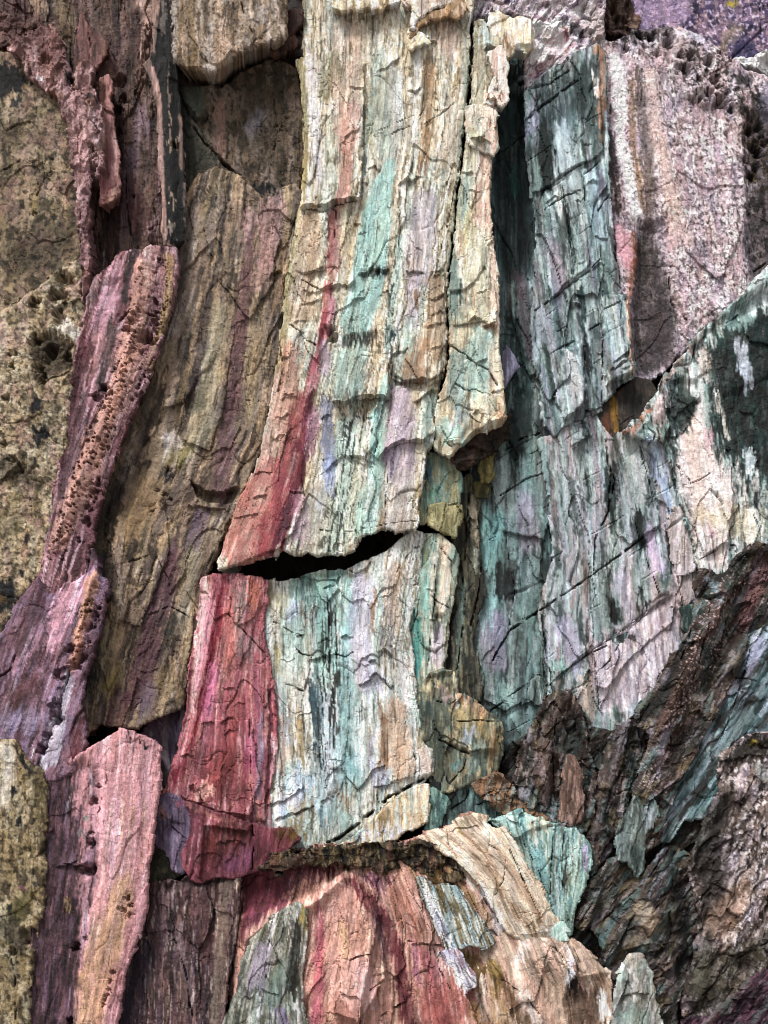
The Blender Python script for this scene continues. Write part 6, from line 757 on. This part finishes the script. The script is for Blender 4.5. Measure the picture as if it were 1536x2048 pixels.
o = rock('rock_spur', '1030,1560 1040,1510 1056,1470 1076,1430 1092,1400 1104,1388 1120,1382 1138,1384 1148,1396 1156,1420 1166,1450 1180,1500 1190,1560 1182,1620 1170,1660 1150,1670 1110,1650 1070,1630 1040,1600', ug+[s('7a6050', '1118,1400,24 1090,1480,34 1076,1560,34', .6, 10), s('26201e', '1150,1430,26 1150,1520,30', .7, 10), s('a0908c', '1084,1540,14 1092,1600,16', .6, 6), s('6c4c40', '1112,1500,16 1104,1580,18', .6, 6), s('8a7a40', '1070,1440,12 1060,1470,10', .4, 6), B('1120,1390,12 1100,1480,14 1084,1580,14', 22, 18), R('1140,1400 1190,1560 1170,1660 1130,1640 1126,1500', -16, -.2, 0, 8), C('1110,1440 1104,1520 1110,1600', 2.4, 12)], d=4, gx=.05, style='crag', base='6a584c', tonal=1.1, ang=-12, thick=80, bev=(16, 18), fib=2.4, label='dark brown spur with a ridge standing right of the rounded boulder', cat='rock spur')
rock('rock_spike', '1138,1512 1150,1520 1164,1550 1166,1600 1160,1640 1140,1650 1124,1640 1124,1590 1130,1550', [N('c0a090', 7, 60, .4), N('6a4c40', 7, 60, .3)], d=24, style='slate', base='8a7062', thick=40, parent=o, bev=(7, 9))
o = rock('rock_spur', '1170,1660 1190,1580 1204,1520 1220,1480 1240,1456 1262,1440 1280,1426 1300,1418 1290,1480 1276,1540 1262,1580 1250,1620 1240,1650 1226,1690 1200,1730 1180,1750 1170,1700', ug+[s('7c6a64', '1240,1460,20 1214,1560,30 1196,1660,26', .5, 10), s('a89c98', '1248,1560,9 1236,1620,14', .7, 4), s('241c1a', '1270,1450,20 1250,1540,16', .6, 8), B('1252,1450,14 1216,1560,18 1196,1660,16', 18, 20)], d=-8, gx=-.04, style='crag', base='4c3c36', ang=-14, thick=60, fib=2.4, bev=(14, 16), label='thin dark spur leaning between the brown spur and the mossy ridge', cat='rock spur')
o = rock('rock_ridge', '1388,1240 1392,1200 1394,1160 1404,1140 1424,1142 1444,1150 1460,1136 1476,1110 1496,1096 1514,1086 1540,1092 1640,1120 1640,1280 1560,1260 1500,1280 1476,1330 1450,1380 1426,1430 1400,1480 1376,1530 1350,1580 1330,1640 1316,1680 1290,1700 1270,1670 1262,1610 1276,1560 1290,1510 1306,1470 1280,1450 1272,1430 1290,1404 1312,1378 1330,1344 1346,1310 1366,1290',
  ug+[P('2e2a1a', '1275,1440 1320,1370 1350,1300 1390,1270 1400,1290 1350,1390 1310,1440', .8, 12), s('2a2620', '1400,1180,24 1420,1160,20 1470,1130,24 1510,1100,20', .7, 10), s('7c5a52', '1440,1190,34 1404,1280,40 1364,1370,44 1326,1450,40', .6, 16), N('d0b8aa', 3.5, 6, .1, .75, .05, 2, '1400,1180 1500,1110 1460,1280 1380,1440 1300,1600 1270,1560 1330,1420'), s('94686c', '1530,1130,40 1500,1200,40 1490,1250,30', .6, 14), s('3c5c54', '1490,1130,30 1450,1180,20', .5, 10), s('98acb0', '1412,1160,9 1432,1204,12', .6, 5), s('2c4c48', '1408,1300,20 1410,1380,18', .6, 8), s('a898a4', '1330,1460,16 1316,1540,16', .6, 6), s('8ca8a4', '1300,1600,20 1290,1660,20', .5, 8), s('5a4038', '1370,1440,30 1340,1530,30', .5, 10),
  B('1470,1150,20 1420,1230,24 1380,1310,24 1340,1400,26 1310,1500,20', 26, 26), R('1480,1120 1560,1100 1560,1260 1490,1270 1440,1340 1420,1320', -16, 0, 0, 12), C('1350,1180 1380,1260 1360,1320', 3, 14), C('1420,1200 1400,1300 1370,1400', 2.6, 14), L('1310,1470 1340,1456 1370,1450', 10, 24, 5), C('1500,1130 1460,1230 1440,1300', 2.4, 12)],
  d=26, gx=.02, style='crag', base='6a544a', tonal=1.08, ang=-30, thick=100, bev=(18, 20), fib=3, label='mossy brown ridge running diagonally down from the right edge', cat='rock ridge')
rock('rock_flake', '1396,1296 1410,1290 1414,1240 1402,1220 1394,1250', [N('2c4a46', 8, 60, .4)], d=44, style='slate', base='486058', thick=30, parent=o, bev=(5, 7))
o = rock('rock_slope', '1500,1270 1540,1250 1640,1240 1640,1500 1560,1470 1500,1468 1460,1484 1450,1510 1430,1550 1440,1600 1410,1640 1370,1640 1340,1680 1310,1680 1326,1640 1350,1580 1376,1530 1400,1480 1426,1430 1450,1380 1476,1330',
  [N('9cb8b8', 26, 120, .36, .6), N('4c6c68', 22, 70, .34, .7), N('c0c8d4', 18, 80, .2, .6), N('4a3c38', 22, 60, .3, .75), N('2c3c3a', 12, 60, .14, .7), s('b8b4cc', '1516,1280,26 1500,1330,24', .7, 10), s('b4d0d4', '1490,1430,40 1440,1500,30', .5, 12), s('8c7c88', '1456,1340,24 1470,1380,20 1440,1410,18', .6, 8), s('242020', '1390,1440,30 1380,1500,24', .8, 10), s('3c6c64', '1430,1580,24 1390,1620,24', .6, 10), C('1440,1345 1470,1356 1510,1362', 3, 12), L('1440,1398 1470,1388 1500,1374', 9, 24, 5), B('1530,1290,40 1480,1400,40 1430,1500,30', 14, 30), R('1350,1440 1404,1420 1400,1500 1370,1530', -12, 0, 0, 6), C('1500,1300 1470,1400 1440,1480', 2.2, 10)],
  d=20, gx=.03, style='slate', base='88a0a2', ang=-32, thick=90, tonal=.8, fib=2, bev=(14, 16), label='pale blue green slope between the mossy ridge and the right edge', cat='rock slope')
o = rock('rock_hump', '1200,1870 1180,1850 1166,1860 1150,1850 1160,1810 1176,1770 1200,1740 1240,1716 1260,1740 1280,1760 1300,1730 1330,1700 1360,1690 1384,1720 1396,1760 1404,1820 1402,1880 1396,1930 1376,1970 1360,2000 1350,2140 1200,2140 1220,2020 1216,1940',
  ug+[s('b09c84', '1286,1822,40 1296,1856,44', .75, 12), s('8c7c7c', '1324,1750,12 1300,1790,12', .5, 5), s('5c6c64', '1200,1800,40 1230,1780,30', .5, 12), s('26201a', '1360,1780,40 1376,1880,40 1366,1940,30', .7, 14), s('4c3c34', '1200,1820,30 1180,1860,20', .5, 8), s('84706c', '1330,1940,28 1340,1970,30', .6, 8), s('98a070', '1342,1900,9 1340,1910,9', .5, 3), s('9c9080', '1250,1880,20 1300,1890,24', .5, 8), s('5c7c78', '1194,1862,20 1204,1890,18', .6, 6), B('1300,1740,20 1290,1800,40 1300,1860,50', 26, 30), R('1350,1710 1400,1760 1400,1930 1360,1970 1336,1880', -26, -.2, 0, 14), R('1200,1760 1262,1730 1280,1800 1240,1880 1190,1840', -14, 0, 0, 12), L('1240,1900 1290,1886 1340,1894', 10, 30, 6), C('1280,1770 1320,1720 1340,1700', 3, 14), C('1210,1840 1250,1800 1280,1770', 2.6, 12)],
  d=22, style='crag', base='64564a', tonal=1.12, ang=-36, thick=80, bev=(20, 22), fib=2.6, dome=20, label='humped dark brown rock with a pale round spot right of the mound', cat='rock hump')
rock('rock_spike', '1272,1588 1284,1592 1292,1620 1310,1600 1314,1630 1306,1656 1288,1668 1286,1700 1284,1740 1276,1750 1258,1722 1242,1716 1234,1690 1244,1650 1256,1620', [N('8ca4a0', 8, 60, .4), N('4c5448', 8, 50, .3), s('b4bcc4', '1304,1620,14 1300,1650,14', .8), s('3c5450', '1270,1700,24 1274,1736,16', .7)], d=40, style='slate', base='74807a', ang=-8, thick=70, bev=(9, 12), label='grey green pointed stone hanging over a dark hole', cat='rock spike')
o = rock('boulder', '1236,1950 1244,1936 1262,1914 1284,1912 1296,1930 1304,1960 1310,2000 1324,2040 1330,2140 1230,2140 1230,2050', [N('a8bcb0', 18, 50, .4), N('8c8070', 12, 30, .3), N('d0ccc8', 12, 30, .25), s('c8b8a4', '1256,1918,20 1284,1916,20', .7, 6), s('9cb4a8', '1270,2030,50 1260,2070,60', .6, 12), C('1250,1990 1280,1980 1300,1990', 2.4, 10), L('1242,1996 1270,1984 1296,1988', 8, 20, 4), B('1270,1960,30 1275,2050,40', 14, 24)], d=56, style='slate', tonal=.78, base='a0a094', ang=-6, thick=70, bev=(14, 16), label='pale grey green stone at the bottom edge right of the mound', cat='boulder')
o = rock('rock_slab', '1440,1510 1470,1488 1500,1472 1540,1470 1640,1480 1640,1960 1560,1930 1500,1970 1450,2020 1400,2060 1370,2030 1366,1990 1384,1950 1398,1900 1400,1840 1392,1780 1376,1720 1396,1680 1420,1630 1440,1580',
  [N('d4c4bc', 24, 50, .34, .7), N('6c5a4c', 22, 44, .36, .7), N('40342a', 14, 26, .26, .75), N('c0b0bc', 26, 60, .25, .5), N('e2d8d6', 8, 16, .2, .7), P('3a3422', '1440,1512 1500,1470 1600,1476 1600,1494 1490,1516 1446,1540', .85, 8), s('b8a030', '1503,1486,6 1510,1490,6', .85, 2), s('b0b8b0', '1520,1540,30 1550,1570,30', .5, 8), s('3c5448', '1400,1680,40 1440,1620,40', .5, 14), s('1f6a70', '1378,1676,14 1396,1676,10', .6, 4), P('40342a', '1376,1720 1440,1560 1480,1600 1450,1700 1462,1800 1430,1900 1440,1990 1380,2050 1360,1960 1400,1860', .8, 26, 1.6), s('c8a890', '1480,1780,50 1430,1850,50', .5, 14), P('5a5638', '1370,1990 1400,1920 1520,1860 1600,1840 1600,1930 1500,1960 1420,2040', .6, 20), s('a4a48c', '1410,1900,30 1390,1960,20', .4, 12), L('1450,1480 1500,1466 1560,1470', 14, 24, 6), L('1436,1526 1480,1512 1540,1508', 10, 26, 4), L('1420,1690 1470,1670 1500,1660', 8, 30, 4), C('1400,1990 1470,1920 1536,1880', 2.6, 12), B('1500,1600,80 1460,1720,90 1440,1840,70', 14, 50), R('1390,1680 1440,1620 1440,1760 1410,1860 1392,1780', -14, 0, 0, 14)],
  d=24, gx=.04, style='crag', base='a08e82', ang=-18, thick=90, tonal=.82, pl=(9, 44, 70), pl2=(4, 16, 26), rough=4, bev=(16, 18), label='rough beige and lilac slab below the blue green slope', cat='rock slab')
o = rock('rock_wedge', '1350,2140 1370,2040 1420,2030 1450,2006 1500,1960 1550,1928 1640,1920 1640,2140', [N('8a5868', 24, 60, .4), N('3c2c34', 16, 40, .35), N('6c8078', 24, 60, .2), N('a48490', 10, 24, .15)], d=36, style='crag', base='644654', ang=-40, thick=70, bev=(16, 18), fib=2.4, label='dark purple wedge in the bottom right corner', cat='rock wedge')
